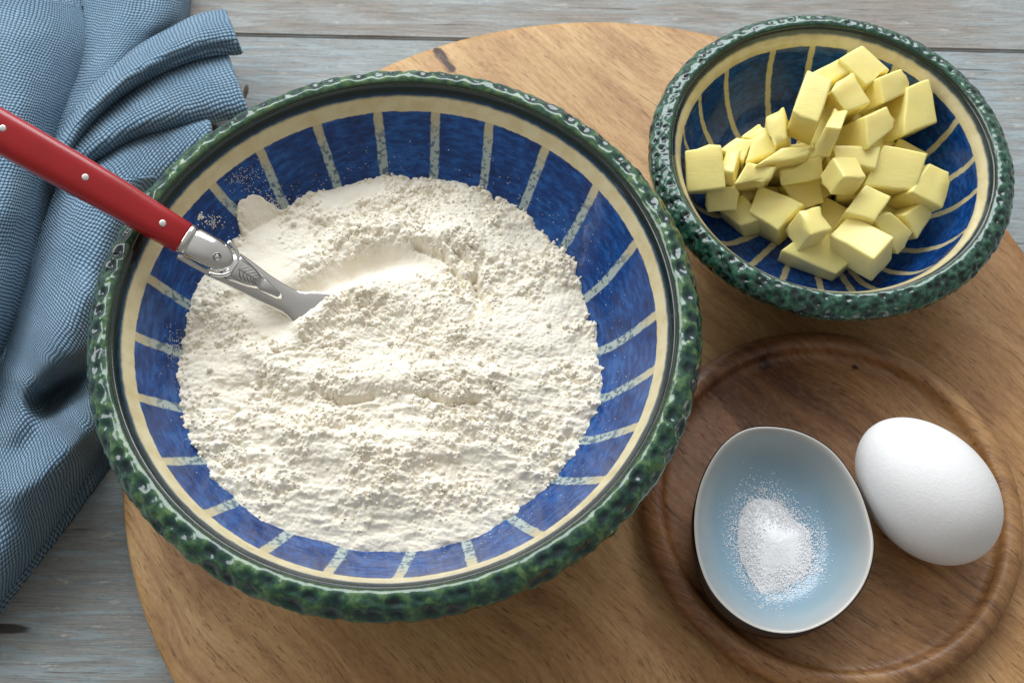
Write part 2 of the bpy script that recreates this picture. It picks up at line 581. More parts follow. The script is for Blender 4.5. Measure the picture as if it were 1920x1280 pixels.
def make_bowl(name, cx, cy, crest_r, rim_sec, wall_in, wall_out, cream_hi, cream_lo, stripes, ndim, rows, depth, big, label):
    root = empty(name, (cx, cy, 0))
    tag(root, label, 'bowl', 'blue striped bowls with green rims')
    # ---- body: inside then outside as one closed wall
    pin = resample(wall_in, 90)
    pout = resample(wall_out, 50)
    prof = np.vstack([pin[::-1], pout])           # from the inner centre up, over, and down outside
    n = 360
    V, th = revolve(prof, n, cx, cy)
    npf = len(prof)
    dwall = np.zeros(npf)
    L = np.concatenate([[0], np.cumsum(np.hypot(*np.diff(pin, axis=0).T))])
    dwall[:len(pin)] = L[::-1]
    dwall[len(pin):] = -0.02
    ins = np.zeros(npf)
    ins[:len(pin)] = 1
    # painted stripes: angle at the ring and angle further down the wall
    sd = np.full((n, npf), 1.0)
    TH = th[:, None]
    for (a0, r0, a1, r1) in stripes:
        t = (prof[None, :, 0] - r0) / (r1 - r0)
        a = a0 + (a1 - a0) * np.clip(t, -0.2, 1.0)
        dd = (TH - a + np.pi) % (2 * np.pi) - np.pi
        sd = np.minimum(sd, np.abs(dd) * prof[None, :, 0] + 0.01 * smooth(r0 * 0.25, r0 * 0.2, prof[None, :, 0]))
    turn = np.broadcast_to((TH / (2 * np.pi)) * 12, (n, npf)).copy()
    body = fast_mesh('body', V.reshape(-1, 3), grid_faces(n, npf, True), glaze_body(name + '_glaze', cream_hi, cream_lo, big), root,
                     attrs=dict(wall_pos=np.broadcast_to(dwall, (n, npf)), stripe_dist=sd, turn=turn, inside=np.broadcast_to(ins, (n, npf))))
    # ---- rim: thumb-pressed rolled edge
    ns, nt = 1080, 54
    sec = resample(rim_sec, nt)
    tan = np.gradient(sec, axis=0)
    nrm = np.stack([-tan[:, 1], tan[:, 0]], 1)
    nrm /= np.linalg.norm(nrm, axis=1)[:, None]
    if nrm[nt // 2, 1] < 0:
        nrm = -nrm
    th = np.linspace(0, 2 * np.pi, ns, endpoint=False)
    ss = np.linspace(0, 1, nt)
    D = np.zeros((ns, nt))
    rng = np.random.default_rng(3 if big else 4)
    for (sc, sw, off) in rows:
        jit = rng.uniform(-0.33, 0.33, ndim) if big else rng.uniform(-0.5, 0.5, ndim)
        amp = rng.uniform(0.35, 1.15, ndim) if big else rng.uniform(0.2, 1.1, ndim)
        js = rng.uniform(-1, 1, ndim) * (0.032 if big else 0.05)
        for k in range(ndim):
            a = (k + off + jit[k]) * 2 * np.pi / ndim
            da = ((th - a + np.pi) % (2 * np.pi) - np.pi) / (2 * np.pi / ndim)
            m_ = np.abs(da) < 1.1
            g = amp[k] * np.exp(-(da[m_] / (0.33 if big else 0.28)) ** 2)
            D[m_] = np.maximum(D[m_], np.outer(g, np.exp(-((ss - sc - js[k]) / sw) ** 2)))
    TT, SS = np.meshgrid(th, ss, indexing='ij')
    lowf = vnoise(TT * 9, SS * 4, 5) - 0.5
    lumps = vnoise(TT * (crest_r / 0.0016), SS * 14, 8) - 0.5
    midm = smooth(0.10, 0.24, SS)
    disp = -depth * D + 0.0004 * lowf + (0.0005 if big else 0.0005) * lumps * midm
    R = sec[None, :, 0] + disp * nrm[None, :, 0]
    Z = sec[None, :, 1] + disp * nrm[None, :, 1]
    V = np.stack([cx + R * np.cos(TT), cy + R * np.sin(TT), Z], -1)
    fast_mesh('rim', V.reshape(-1, 3), grid_faces(ns, nt, True), rim_glaze(name + '_rim_glaze', big), root,
              attrs=dict(dimple=D, across=SS))
    return root, pin


def stripe_list(pairs, cx, cy, z0, z1, r0, r1, lim=0.14):
    out = []
    for (x0, y0), (x1, y1) in pairs:
        a, b = px(x0, y0, z0), px(x1, y1, z1)
        A0 = math.atan2(a[1] - cy, a[0] - cx)
        A1 = math.atan2(b[1] - cy, b[0] - cx)
        A1 = A0 + max(-lim, min(lim, (A1 - A0 + math.pi) % (2 * math.pi) - math.pi))
        out.append((A0, r0, A1, math.hypot(b[0] - cx, b[1] - cy) if False else r1))
    return out


GX, GY = -0.0387, 0.18334
big_in = [(0.0925, 0.0705), (0.0902, 0.0672), (0.0874, 0.0620), (0.0815, 0.0535), (0.073, 0.0430), (0.060, 0.0300), (0.044, 0.0195), (0.026, 0.0145), (0.0001, 0.0130)]
big_out = [(0.0945, 0.0690), (0.0962, 0.0620), (0.0925, 0.0560), (0.083, 0.0440), (0.068, 0.0270), (0.054, 0.0130), (0.0475, 0.0070), (0.0460, 0.0005), (0.043, 0.0), (0.0001, 0.0015)]
big_sec = [(0.0938, 0.0692), (0.0927, 0.0702), (0.0933, 0.0714), (0.0952, 0.0722), (0.0976, 0.0716), (0.1000, 0.0697), (0.1016, 0.0670), (0.1018, 0.0640), (0.1002, 0.0610), (0.0975, 0.0592), (0.0950, 0.0585)]
big_pairs = [((395, 345), (440, 405)), ((490, 285), (550, 405)), ((595, 237), (628, 335)), ((708, 210), (720, 320)), ((817, 208), (812, 330)),
             ((918, 230), (898, 360)), ((1022, 278), (975, 390)), ((1118, 350), (1055, 455)), ((1195, 455), (1100, 545)), ((1230, 590), (1118, 648)),
             ((1228, 692), (1112, 738)), ((1193, 798), (1085, 815)), ((1130, 897), (1035, 888)), ((1012, 1003), (950, 955)), ((885, 1056), (872, 1008)),
             ((745, 1084), (772, 1040)), ((615, 1071), (645, 1035)), ((495, 1030), (545, 1000)), ((385, 965), (450, 942)), ((306, 865), (388, 868)),
             ((258, 745), (352, 772)), ((250, 630), (347, 668)), ((272, 520), (362, 580)), ((325, 428), (390, 480))]
big_st = stripe_list(big_pairs, GX, GY, 0.062, 0.044, 0.0874, 0.0735)
big_bowl, big_wall = make_bowl('mixing_bowl', GX, GY, 0.095, big_sec, big_in, big_out, 0.0043, 0.0101, big_st, 82,
                               [(0.27, 0.075, 0.0), (0.45, 0.085, 0.5), (0.66, 0.085, 0.0)], 0.0013, True,
                               'large blue striped glazed bowl with green rim, filled with white flour')

SX, SY = 0.11994, 0.26302
sm_in = [(0.0600, 0.0482), (0.0587, 0.0458), (0.0561, 0.0418), (0.0543, 0.0345), (0.0500, 0.0250), (0.0415, 0.0165), (0.027, 0.0118), (0.0001, 0.0105)]
sm_out = [(0.0618, 0.0472), (0.0630, 0.0420), (0.0616, 0.0365), (0.0578, 0.0275), (0.050, 0.0165), (0.0410, 0.0085), (0.0370, 0.0050), (0.0358, 0.0005), (0.033, 0.0), (0.0001, 0.0012)]
sm_sec = [(0.0612, 0.0470), (0.0602, 0.0479), (0.0607, 0.0490), (0.0622, 0.0496), (0.0642, 0.0492), (0.0664, 0.0479), (0.0682, 0.0458), (0.0687, 0.0435), (0.0676, 0.0408), (0.0650, 0.0392), (0.0628, 0.0388)]
sm_pairs = [((1450, 95), (1448, 200)), ((1525, 88), (1517, 138)), ((1361, 130), (1390, 250)), ((1311, 180), (1352, 280)), ((1281, 245), (1305, 282)),
            ((1796, 225), (1740, 275)), ((1828, 297), (1770, 322)), ((1836, 356), (1775, 382)), ((1812, 432), (1730, 442)), ((1768, 488), (1690, 484)),
            ((1700, 528), (1645, 512)), ((1322, 408), (1400, 455)), ((1380, 462), (1440, 490)), ((1455, 515), (1490, 505)), ((1595, 92), (1585, 130)),
            ((1680, 125), (1660, 150)), ((1745, 170), (1710, 205)), ((1283, 340), (1330, 370)), ((1560, 545), (1570, 515)), ((1640, 545), (1620, 520))]
sm_st = stripe_list(sm_pairs, SX, SY, 0.042, 0.030, 0.0561, 0.0400, 0.06)
small_bowl, small_wall = make_bowl('butter_bowl', SX, SY, 0.062, sm_sec, sm_in, sm_out, 0.0030, 0.0077, sm_st, 88,
                                   [(0.25, 0.05, 0.0), (0.38, 0.05, 0.45), (0.50, 0.05, 0.1), (0.63, 0.05, 0.6), (0.76, 0.05, 0.2)], 0.0008, False,
                                   'small blue glazed bowl with dark green speckled rim, heaped with butter cubes')


def wall_z(wall, r):
    o = np.argsort(wall[:, 0])
    return np.interp(r, wall[o, 0], wall[o, 1])


# ================================================================== FLOUR
fl = NT('flour')
o_ = fl.obj()
fn = fl.math('ADD', fl.noise(o_, 700, 4, 0.6), fl.math('MULTIPLY', fl.noise(o_, 260, 3), 0.7))
flour_mat = fl.set(color=fl.mix(fl.noise(o_, 50, 2), (0.83, 0.76, 0.62), (0.87, 0.82, 0.71)), rough=0.95, spec=0.12, sss=0.35,
                   normal=fl.bump(fn, 0.45, 0.0006))
fl.b.inputs['Subsurface Radius'].default_value = (0.0016, 0.0012, 0.0007)


def flour_height(x, y):
    """x, y in metres from the bowl axis -> height of the flour, and 0..1 crumbliness"""
    r = np.hypot(x, y)
    P3 = np.stack([x + GX, y + GY, np.full_like(x, 0.048)], 1)
    q = project(P3)
    X, Y = q[:, 0], q[:, 1]
    mm, nn = x * 1000, y * 1000
    f = 0.0490 - 0.0062 * (r / 0.073) ** 2 - 0.060 * x - 0.040 * y
    f = f + 0.0028 * (fbm(mm / 22, nn / 22, 3) - 0.5) * 2
    f = f + 0.0020 * smooth(600, 350, Y) * smooth(650, 760, X)       # upper back heap
    crumb = np.ones_like(x)
    # slope toward the lower edge
    f = f - 0.0012 * smooth(820, 1040, Y)
    # ridges left by stirring
    for poly, w, h in [([(556, 640), (596, 596), (640, 562)], 20, 0.0032), ([(400, 600), (470, 670), (560, 715), (690, 725), (800, 695), (930, 705), (1030, 760)], 26, 0.0030),
                       ([(420, 760), (560, 830), (720, 850), (860, 830), (1000, 850)], 30, 0.0018),
                       ([(560, 560), (700, 545), (860, 575), (960, 640)], 30, 0.0016),
                       ([(600, 420), (720, 430), (830, 440), (910, 440)], 26, 0.0026),
                       ([(430, 880), (600, 930), (800, 930), (960, 900)], 26, 0.0012)]:
        d, t = seg_dist(q, poly)
        f = f + h * np.exp(-(d / w) ** 2) * smooth(0, 0.15, t) * smooth(1, 0.85, t)
    # channel drawn by the spreader: smooth-walled
    d, t = seg_dist(q, [(560, 560), (640, 510), (720, 482), (800, 478), (880, 500)])
    f = f - 0.0072 * np.exp(-(d / 27) ** 2) * smooth(1.0, 0.45, t)
    crumb = np.minimum(crumb, 1 - 0.97 * np.exp(-(d / 30) ** 4) * smooth(1.0, 0.6, t))
    # pressed slab left of it, pushed up the wall
    d, t = seg_dist(q, [(488, 415), (492, 470), (530, 530)])
    dj = d + 16 * (fbm(mm / 5, nn / 5, 91, 3) - 0.5)
    slab = smooth(48, 38, dj)
    lay = wall_z(big_wall, np.minimum(r, 0.088)) + 0.0021 - 0.0008 * smooth(10, 44, dj)
    f = np.where(slab > 0, np.maximum(f, lay * slab + (1 - slab) * f), f)
    crumb = np.minimum(crumb, 1 - 0.95 * np.exp(-(d / 34) ** 4))
    d, t = seg_dist(q, [(610, 372), (650, 352), (700, 342)])
    f = f + 0.0012 * np.exp(-(d / 20) ** 2)
    crumb = np.minimum(crumb, 1 - 0.95 * np.exp(-(d / 17) ** 4))
    d, t = seg_dist(q, [(455, 560), (500, 600), (535, 620)])            # hollow under the neck
    f = f - 0.0022 * np.exp(-(d / 28) ** 2)
    crumb = np.minimum(crumb, 1 - 0.9 * np.exp(-(d / 26) ** 4))
    # cracks
    for poly in ([(840, 455), (880, 490), (895, 560), (885, 600)], [(905, 470), (890, 520), (920, 585)], [(780, 455), (830, 475), (870, 530)],
                 [(590, 735), (640, 760), (700, 750)], [(800, 745), (850, 760), (900, 750)]):
        d, t = seg_dist(q, poly)
        f = f - 0.0024 * np.exp(-(d / 5.5) ** 2)
    # sift of small ripples in the front half
    front = smooth(560, 760, Y)
    rip = fbm(mm / 9.0 + 0.25 * nn / 3, nn / 2.6, 21, 3) - 0.5
    f = f + front * 0.0021 * rip * smooth(1060, 960, Y)
    soft = smooth(900, 1010, Y)                                       # dusty near the lower edge
    ca = crumb * (0.34 + 0.98 * smooth(0.30, 0.66, fbm(mm / 11, nn / 11, 31, 3))) * (1 - 0.72 * soft) * (1 - 0.12 * front)
    wx = mm + 0.8 * (vnoise(mm / 1.5, nn / 1.5, 61) - 0.5)
    wy = nn + 0.8 * (vnoise(mm / 1.5, nn / 1.5, 62) - 0.5)
    f = f + ca * (0.0021 * worley(wx / 4.6, wy / 4.6, 40) * vnoise(mm / 9, nn / 9, 77) + 0.0013 * worley(wx / 2.9, wy / 2.9, 41) + 0.0009 * worley(wx / 1.7, wy / 1.7, 42)
                  + 0.00045 * worley(wx / 0.95, wy / 0.95, 43) - 0.0016)
    f = f + (0.3 + 0.7 * crumb) * 0.00034 * (vnoise(mm / 0.62, nn / 0.55, 51) - 0.5)
    # ragged edge where it meets the glaze
    ang = np.arctan2(y, x)
    f = f + 0.0016 * (fbm(ang * 7, r * 0, 71, 3) - 0.5) * smooth(0.055, 0.07, r)
    return f, ca, q


NR, NA = 250, 1240
rr = np.linspace(0.0002, 0.0835, NR)
aa = np.linspace(0, 2 * np.pi, NA, endpoint=False)
AA, RR = np.meshgrid(aa, rr, indexing='ij')
fx, fy = (RR * np.cos(AA)).ravel(), (RR * np.sin(AA)).ravel()
fz, fcrumb, _ = flour_height(fx, fy)
wz = wall_z(big_wall, RR.ravel())
fz = np.maximum(fz, wz - 0.0016)
keep_r = (fz.reshape(NA, NR) > wz.reshape(NA, NR) - 0.0010)
V = np.stack([fx + GX, fy + GY, fz], 1)
F = grid_faces(NA, NR, True)
vis = keep_r.ravel()
F = F[vis[F].any(1)]
used = np.unique(F)
remap = -np.ones(len(V), int)
remap[used] = np.arange(len(used))
flour = fast_mesh('flour', V[used], remap[F], flour_mat)
tag(flour, 'heap of crumbly white flour filling the large blue striped bowl', 'flour')

# loose crumbs and dust: real little lumps, too many to count
_t = (1 + 5 ** 0.5) / 2
ICO = np.array([(-1, _t, 0), (1, _t, 0), (-1, -_t, 0), (1, -_t, 0), (0, -1, _t), (0, 1, _t), (0, -1, -_t), (0, 1, -_t), (_t, 0, -1), (_t, 0, 1), (-_t, 0, -1), (-_t, 0, 1)], float)
ICO /= np.linalg.norm(ICO[0])
ICF = np.array([(0, 11, 5), (0, 5, 1), (0, 1, 7), (0, 7, 10), (0, 10, 11), (1, 5, 9), (5, 11, 4), (11, 10, 2), (10, 7, 6), (7, 1, 8), (3, 9, 4), (3, 4, 2), (3, 2, 6), (3, 6, 8), (3, 8, 9), (4, 9, 5), (2, 4, 11), (6, 2, 10), (8, 6, 7), (9, 8, 1)])


def lumps_mesh(name, centres, radii, mat, parent, rng, flat=None):
    n = len(centres)
    q = ICO[None] * (1 + rng.uniform(-0.28, 0.28, (n, 12, 1))) * radii[:, None, None]
    if flat is not None:
        q = q * np.array([1, 1, flat])
    V = (q + centres[:, None, :]).reshape(-1, 3)
    F = (ICF[None] + 12 * np.arange(n)[:, None, None]).reshape(-1, 3)
    o = fast_mesh(name, V, F, mat, parent)
    o['kind'] = 'stuff'
    return o


rng = np.random.default_rng(5)
N = 8000
r = 0.080 * np.sqrt(rng.uniform(0, 1, N))
a = rng.uniform(0, 2 * np.pi, N)
cx_, cy_ = r * np.cos(a), r * np.sin(a)
cz_, cc, cq = flour_height(cx_, cy_)
wzz = wall_z(big_wall, r)
ok = (cz_ > wzz - 0.0004) & (rng.uniform(0, 1, N) < np.clip(cc - 0.25, 0, 1))
rad = rng.uniform(0.00022, 0.00062, N) * (1 + 1.3 * (rng.uniform(0, 1, N) > 0.94))
cen = np.stack([cx_ + GX, cy_ + GY, np.maximum(cz_, wzz) + rad * 0.35], 1)
lumps_mesh('crumbs', cen[ok], rad[ok], flour_mat, flour, rng)

# dust on the glaze
pts, rads = [], []


def dust_px(cx0, cy0, sx, sy, n, r0, r1):
    for _ in range(n):
        X, Y = random.gauss(cx0, sx), random.gauss(cy0, sy)
        z = 0.055
        for _k in range(8):
            p = px(X, Y, z)
            z = 0.5 * z + 0.5 * float(wall_z(big_wall, min(math.hypot(p[0] - GX, p[1] - GY), 0.0905)))
        p = px(X, Y, z)
        if math.hypot(p[0] - GX, p[1] - GY) < 0.0865:
            pts.append(p)
            rads.append(random.uniform(r0, r1))


dust_px(455, 330, 26, 18, 210, 0.00007, 0.00019)
dust_px(505, 380, 20, 12, 170, 0.00008, 0.00028)
dust_px(398, 416, 12, 7, 70, 0.00010, 0.0003)
dust_px(375, 405, 6, 4, 10, 0.0003, 0.0006)
dust_px(330, 650, 10, 20, 110, 0.00007, 0.00022)
for k in range(420):
    ang = random.uniform(0, 2 * math.pi)
    er = 0.0735 + abs(random.gauss(0, 0.0032))
    zz = float(wall_z(big_wall, er))
    if er < 0.086:
        pts.append((GX + er * math.cos(ang), GY + er * math.sin(ang), zz))
        rads.append(random.uniform(0.00006, 0.0002))
lumps_mesh('dust', np.array(pts), np.array(rads), flour_mat, flour, rng)

# ================================================================== SPREADER KNIFE
red = NT('red_acrylic')
red_mat = red.set(color=red.mix(red.noise(red.obj(), 90, 3), (0.33, 0.003, 0.007), (0.42, 0.006, 0.010)), rough=0.30, coat=0.35, coat_rough=0.08,
                  normal=red.bump(red.noise(red.obj(), 500, 2), 0.08, 0.0002))
st = NT('polished_steel')
steel = st.set(color=(0.80, 0.79, 0.77), metal=1.0, rough=st.math('ADD', 0.05, st.math('MULTIPLY', st.noise(st.mapping(st.obj(), scale=(4, 40, 4)), 60, 3), 0.14)),
               normal=st.bump(st.noise(st.mapping(st.obj(), scale=(3, 30, 3)), 120, 2), 0.12, 0.0001))
dsteel = simple_mat('engraved_steel', (0.30, 0.29, 0.28), 0.35, 1.0)
rivet_mat = simple_mat('aluminium_rivet', (0.80, 0.79, 0.77), 0.35, 0.6)

KA, KB = px(262, 398, 0.0790), px(556, 572, 0.0525)
kd = Vector(KB - KA).normalized()
tocam = (Vector((0, 0, CAMH)) - Vector(px(346, 440, 0.072))).normalized()
kn_ = (tocam - kd * tocam.dot(kd)).normalized()
kn_ = (Matrix.Rotation(math.radians(-10), 3, kd) @ kn_).normalized()
ks = kn_.cross(kd).normalized()           # lateral, toward the upper right of the picture
if ks.y < 0:
    ks = -ks
# joint of handle and bolster: where the axis passes pixel x = 346
lo, hi = -0.05, 0.12
for _ in range(50):
    mid = (lo + hi) / 2
    if project(np.array(KA) + np.array(kd) * mid)[0, 0] < 346:
        lo = mid
    else:
        hi = mid
K0 = Vector(KA) + kd * lo
knife = empty('spreader_knife', K0)
tag(knife, 'table knife with riveted red handle leaning on bowl rim, blade in flour', 'knife')


def kpt(s, w, h):
    return K0 + kd * s + ks * w + kn_ * h


def loft(name, secs, mat, parent, nseg=40, power=3.0, close=True):
    """secs: (s, centre_w, half_w, centre_h, half_h)"""
    V, F = [], []
    for (s, cw, hw, ch, hh) in secs:
        for k in range(nseg):
            a = 2 * math.pi * k / nseg
            ca, sa = math.cos(a), math.sin(a)
            w = cw + hw * math.copysign(abs(ca) ** (2 / power), ca)
            h = ch + hh * math.copysign(abs(sa) ** (2 / power), sa)
            V.append(kpt(s, w, h))
    n = len(secs)
    for i in range(n - 1):
        for k in range(nseg):
            F.append((i * nseg + k, i * nseg + (k + 1) % nseg, (i + 1) * nseg + (k + 1) % nseg, (i + 1) * nseg + k))
    if close:
        F.append(tuple(range(nseg))[::-1])
        F.append(tuple((n - 1) * nseg + k for k in range(nseg)))
    return mesh_obj(name, V, F, mat, parent)


hs = [(-0.0985, 0.0, 0.0030, 0, 0.0022), (-0.0975, 0.0, 0.0046, 0, 0.0034), (-0.0940, 0.0, 0.0060, 0, 0.0042), (-0.080, -0.0006, 0.0068, 0, 0.0046),
      (-0.060, -0.0004, 0.0069, 0, 0.0047), (-0.042, 0.0, 0.0067, 0, 0.0047), (-0.025, 0.0002, 0.0063, 0, 0.0046), (-0.012, 0.0, 0.0059, 0, 0.0045),
      (-0.0008, 0, 0.00555, 0, 0.0044), (0.0, 0, 0.0053, 0, 0.0042)]
handle = loft('handle', hs, red_mat, knife, 64, 3.0)


def disc(name, s, w, h, rad, thick, mat, parent, n=20, dome=0.3):
    V, F = [], []
    for (rr_, hh_) in ((1.0, -thick), (1.0, 0.0), (0.8, thick * dome), (0.4, thick * dome * 1.5)):
        for k in range(n):
            a = 2 * math.pi * k / n
            V.append(kpt(s + rad * rr_ * math.cos(a), w + rad * rr_ * math.sin(a), h + hh_))
    for i in range(3):
        for k in range(n):
            F.append((i * n + k, i * n + (k + 1) % n, (i + 1) * n + (k + 1) % n, (i + 1) * n + k))
    F.append(tuple(3 * n + k for k in range(n)))
    return mesh_obj(name, V, F, mat, parent)


def axis_s(X):
    lo, hi = -0.12, 0.12
    for _ in range(50):
        mid = (lo + hi) / 2
        if project(np.array(kpt(mid, 0, 0.0045)))[0, 0] < X:
            lo = mid
        else:
            hi = mid
    return lo


for X in (5, 160, 305):
    disc('rivet', axis_s(X), 0.0, 0.00462, 0.00115, 0.0006, rivet_mat, knife)
bol = loft('bolster', [(-0.0006, 0, 0.0052, 0, 0.0041), (0.0, 0, 0.0056, 0, 0.0045), (0.0016, 0, 0.0057, 0, 0.0046), (0.0020, 0, 0.0053, 0, 0.0042), (0.0026, 0, 0.0053, 0, 0.0042), (0.0030, 0, 0.0057, 0, 0.0046),
                       (0.010, 0.0002, 0.0058, 0, 0.0045), (0.0135, 0.0002, 0.0055, 0, 0.0043), (0.0158, 0.0002, 0.0046, 0, 0.0040), (0.0174, 0.0002, 0.0030, 0, 0.0035), (0.0180, 0.0002, 0.0014, 0, 0.0030)], steel, knife, 48, 2.5)
for w in (-0.0012, 0.0008, 0.0026):
    disc('notch', 0.0044, w - 0.0006, 0.0043, 0.00052, 0.0003, dsteel, bol, 10)


def tube(name, pts, rad, mat, parent, n=8):
    V, F = [], []
    pts = [Vector(p) for p in pts]
    for i, p in enumerate(pts):
        t = (pts[min(i + 1, len(pts) - 1)] - pts[max(i - 1, 0)]).normalized()
        u = t.cross(kn_).normalized()
        v = u.cross(t).normalized()
        for k in range(n):
            a = 2 * math.pi * k / n
            V.append(p + (u * math.cos(a) + v * math.sin(a)) * rad)
    m_ = len(pts)
    for i in range(m_ - 1):
        for k in range(n):
            F.append((i * n + k, i * n + (k + 1) % n, (i + 1) * n + (k + 1) % n, (i + 1) * n + k))
    F.append(tuple(range(n))[::-1])
    F.append(tuple((m_ - 1) * n + k for k in range(n)))
    return mesh_obj(name, V, F, mat, parent)


# pivot ring on the bolster
tube('pivot', [kpt(0.0122 + 0.00125 * math.cos(a), -0.0004 + 0.00125 * math.sin(a), 0.0046) for a in np.linspace(0, 2 * math.pi, 22)], 0.00026, dsteel, bol)
disc('pivot_pin', 0.0122, -0.0004, 0.0045, 0.0009, 0.0004, steel, bol, 16)
# half-round collar in front of the bolster
tube('collar', [kpt(0.0118 + 0.0074 * math.cos(a), 0.0002 + 0.0064 * math.sin(a), 0.0024) for a in np.linspace(-1.45, 1.45, 26)], 0.00075, steel, knife)
# blade: flat tang under the bolster, waist, then a spatula hidden in the flour
bs = [(0.001, -0.0016, 0.0054), (0.006, -0.0014, 0.0056), (0.012, -0.0008, 0.0060), (0.018, -0.0003, 0.0060), (0.024, -0.0002, 0.0056), (0.031, -0.0003, 0.0050), (0.038, 0.0, 0.0047), (0.0425, 0.0004, 0.0050),
      (0.047, 0.0010, 0.0072), (0.053, 0.001, 0.0098), (0.060, 0.001, 0.0104), (0.067, 0.001, 0.0094), (0.072, 0.001, 0.0068), (0.0745, 0.001, 0.003)]
blade = loft('blade', [(s, cw, hw, -0.0012 - 0.0011 * math.sin(max(0.0, (s - 0.016)) / 0.03 * math.pi / 2) ** 2, 0.0013 if s > 0.02 else 0.0018) for s, cw, hw in resample(bs, 40)], steel, knife, 40, 2.2)
# raised neck on the blade, narrowing to a point, with the engraved insect in a shield
nk = [(0.0165, 0, 0.0050, 0.0006, 0.0026), (0.020, 0, 0.0047, 0.0006, 0.0025), (0.0255, 0.0000, 0.0036, 0.0004, 0.0023), (0.0285, 0.0, 0.0027, 0.0002, 0.0021), (0.0292, 0, 0.0022, 0.0001, 0.0017), (0.0298, 0, 0.0026, 0.0, 0.0020),
      (0.033, -0.0001, 0.0021, -0.0004, 0.0018), (0.0365, -0.0002, 0.0015, -0.0008, 0.0012), (0.0382, -0.0002, 0.0006, -0.0012, 0.0004)]
neck = loft('neck', nk, steel, knife, 40, 2.6)


def strokes(name, lines, hfun, rad, mat, parent):
    V, F = [], []
    for ln in lines:
        ln = resample(np.array(ln, float), 8)
        P = [kpt(s, w, hfun(s, w)) for s, w in ln]
        n = 6
        base = len(V)
        for i, p in enumerate(P):
            t = (P[min(i + 1, 7)] - P[max(i - 1, 0)]).normalized()
            u = t.cross(kn_).normalized()
            for k in range(n):
                a = 2 * math.pi * k / n
                V.append(p + (u * math.cos(a) + kn_ * math.sin(a)) * rad * (0.55 + 0.45 * math.sin(math.pi * (i + 0.6) / 8.2)))
        for i in range(7):
            for k in range(n):
                F.append((base + i * n + k, base + i * n + (k + 1) % n, base + (i + 1) * n + (k + 1) % n, base + (i + 1) * n + k))
    return mesh_obj(name, V, F, mat, parent)


def neck_h(s, w):
    hw = np.interp(s, [n_[0] for n_ in nk], [n_[2] for n_ in nk])
    hh = np.interp(s, [n_[0] for n_ in nk], [n_[4] + n_[3] for n_ in nk])
    return float(hh * max(0.0, 1 - abs(w / hw) ** 2.6) ** (1 / 2.6)) if abs(w) < hw else 0.0


shield = [[(0.0192, -0.0032), (0.0190, 0.0), (0.0192, 0.0032)], [(0.0192, 0.0032), (0.024, 0.0031), (0.0282, 0.0017)], [(0.0192, -0.0032), (0.024, -0.0031), (0.0282, -0.0017)]]
strokes('shield', shield, neck_h, 0.00026, dsteel, neck)
bug = [[(0.0202, 0.0), (0.0235, 0.0001), (0.0278, 0.0)]]
for k, s0 in enumerate((0.0208, 0.0222, 0.0236, 0.0250, 0.0262)):
    reach = 0.0026 - 0.00028 * k
    bug += [[(s0, 0.0002), (s0 + 0.0009, reach * 0.6), (s0 + 0.0024, reach)], [(s0, -0.0002), (s0 + 0.0009, -reach * 0.6), (s0 + 0.0024, -reach)]]
strokes('insect_emblem', bug, neck_h, 0.00021, dsteel, neck)

# ================================================================== WOODEN PLATE, DISH, EGG
PX_, PY_ = 0.1150, 0.1392
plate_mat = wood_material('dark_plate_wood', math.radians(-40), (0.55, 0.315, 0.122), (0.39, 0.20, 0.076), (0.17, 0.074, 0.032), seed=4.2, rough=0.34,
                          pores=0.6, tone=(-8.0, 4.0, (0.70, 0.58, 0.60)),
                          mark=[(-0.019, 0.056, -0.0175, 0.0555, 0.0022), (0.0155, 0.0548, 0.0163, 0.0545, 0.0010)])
prof = [(1e-4, 0.0055), (0.03, 0.0055), (0.050, 0.0056), (0.0585, 0.0056), (0.0597, 0.0062), (0.0601, 0.0080), (0.0604, 0.0102), (0.0611, 0.0116), (0.0630, 0.0121), (0.0655, 0.0114), (0.0676, 0.0098), (0.0684, 0.0075),
        (0.0675, 0.0045), (0.0640, 0.0012), (0.0600, 0.0), (0.03, 0.0), (1e-4, 0.0)]
prof = resample(prof, 70)
prof[:, 0] = np.maximum(prof[:, 0], 1e-4)
prof[:, 1] = np.maximum(prof[:, 1], 0)
V, th = revolve(prof, 200, 0, 0)
plate = fast_mesh('wooden_plate', V.reshape(-1, 3), grid_faces(200, len(prof), True), plate_mat)
plate.location = (PX_, PY_, 0.0)
tag(plate, 'small round dark wooden plate with raised lip under the egg and salt dish', 'plate')
PF = 0.0055

outline = [(1432, 796), (1500, 806), (1562, 842), (1608, 905), (1634, 975), (1641, 1030), (1626, 1088), (1592, 1137), (1545, 1171), (1490, 1188), (1430, 1182), (1374, 1152), (1330, 1103), (1306, 1040), (1300, 970), (1312, 905), (1342, 846), (1384, 808)]
RZ = 0.0290
ow = pxs(outline, RZ)[:, :2]
ow = resample(np.vstack([ow, ow, ow[:1]]), 361)[90:270]
dcx, dcy = ow.mean(0)
off = ow - np.array([dcx, dcy])
# (scale of outline, shift inward, z)
dsec = [(1e-3, 0.0104), (0.25, 0.0106), (0.45, 0.0116), (0.62, 0.0140), (0.76, 0.0178), (0.86, 0.0218), (0.925, 0.0256), (0.955, 0.0276), (0.972, 0.0287), (0.985, 0.0290), (0.996, 0.0286), (1.002, 0.0274),
        (1.004, 0.0240), (0.985, 0.0190), (0.915, 0.0130), (0.76, 0.0085), (0.56, 0.0064), (0.50, 0.0056), (0.46, 0.0055), (1e-3, 0.0056)]
dsec = resample(dsec, 64)
V = np.stack([dcx + np.outer(off[:, 0], dsec[:, 0]), dcy + np.outer(off[:, 1], dsec[:, 0]), np.broadcast_to(dsec[:, 1], (len(off), len(dsec)))], -1)
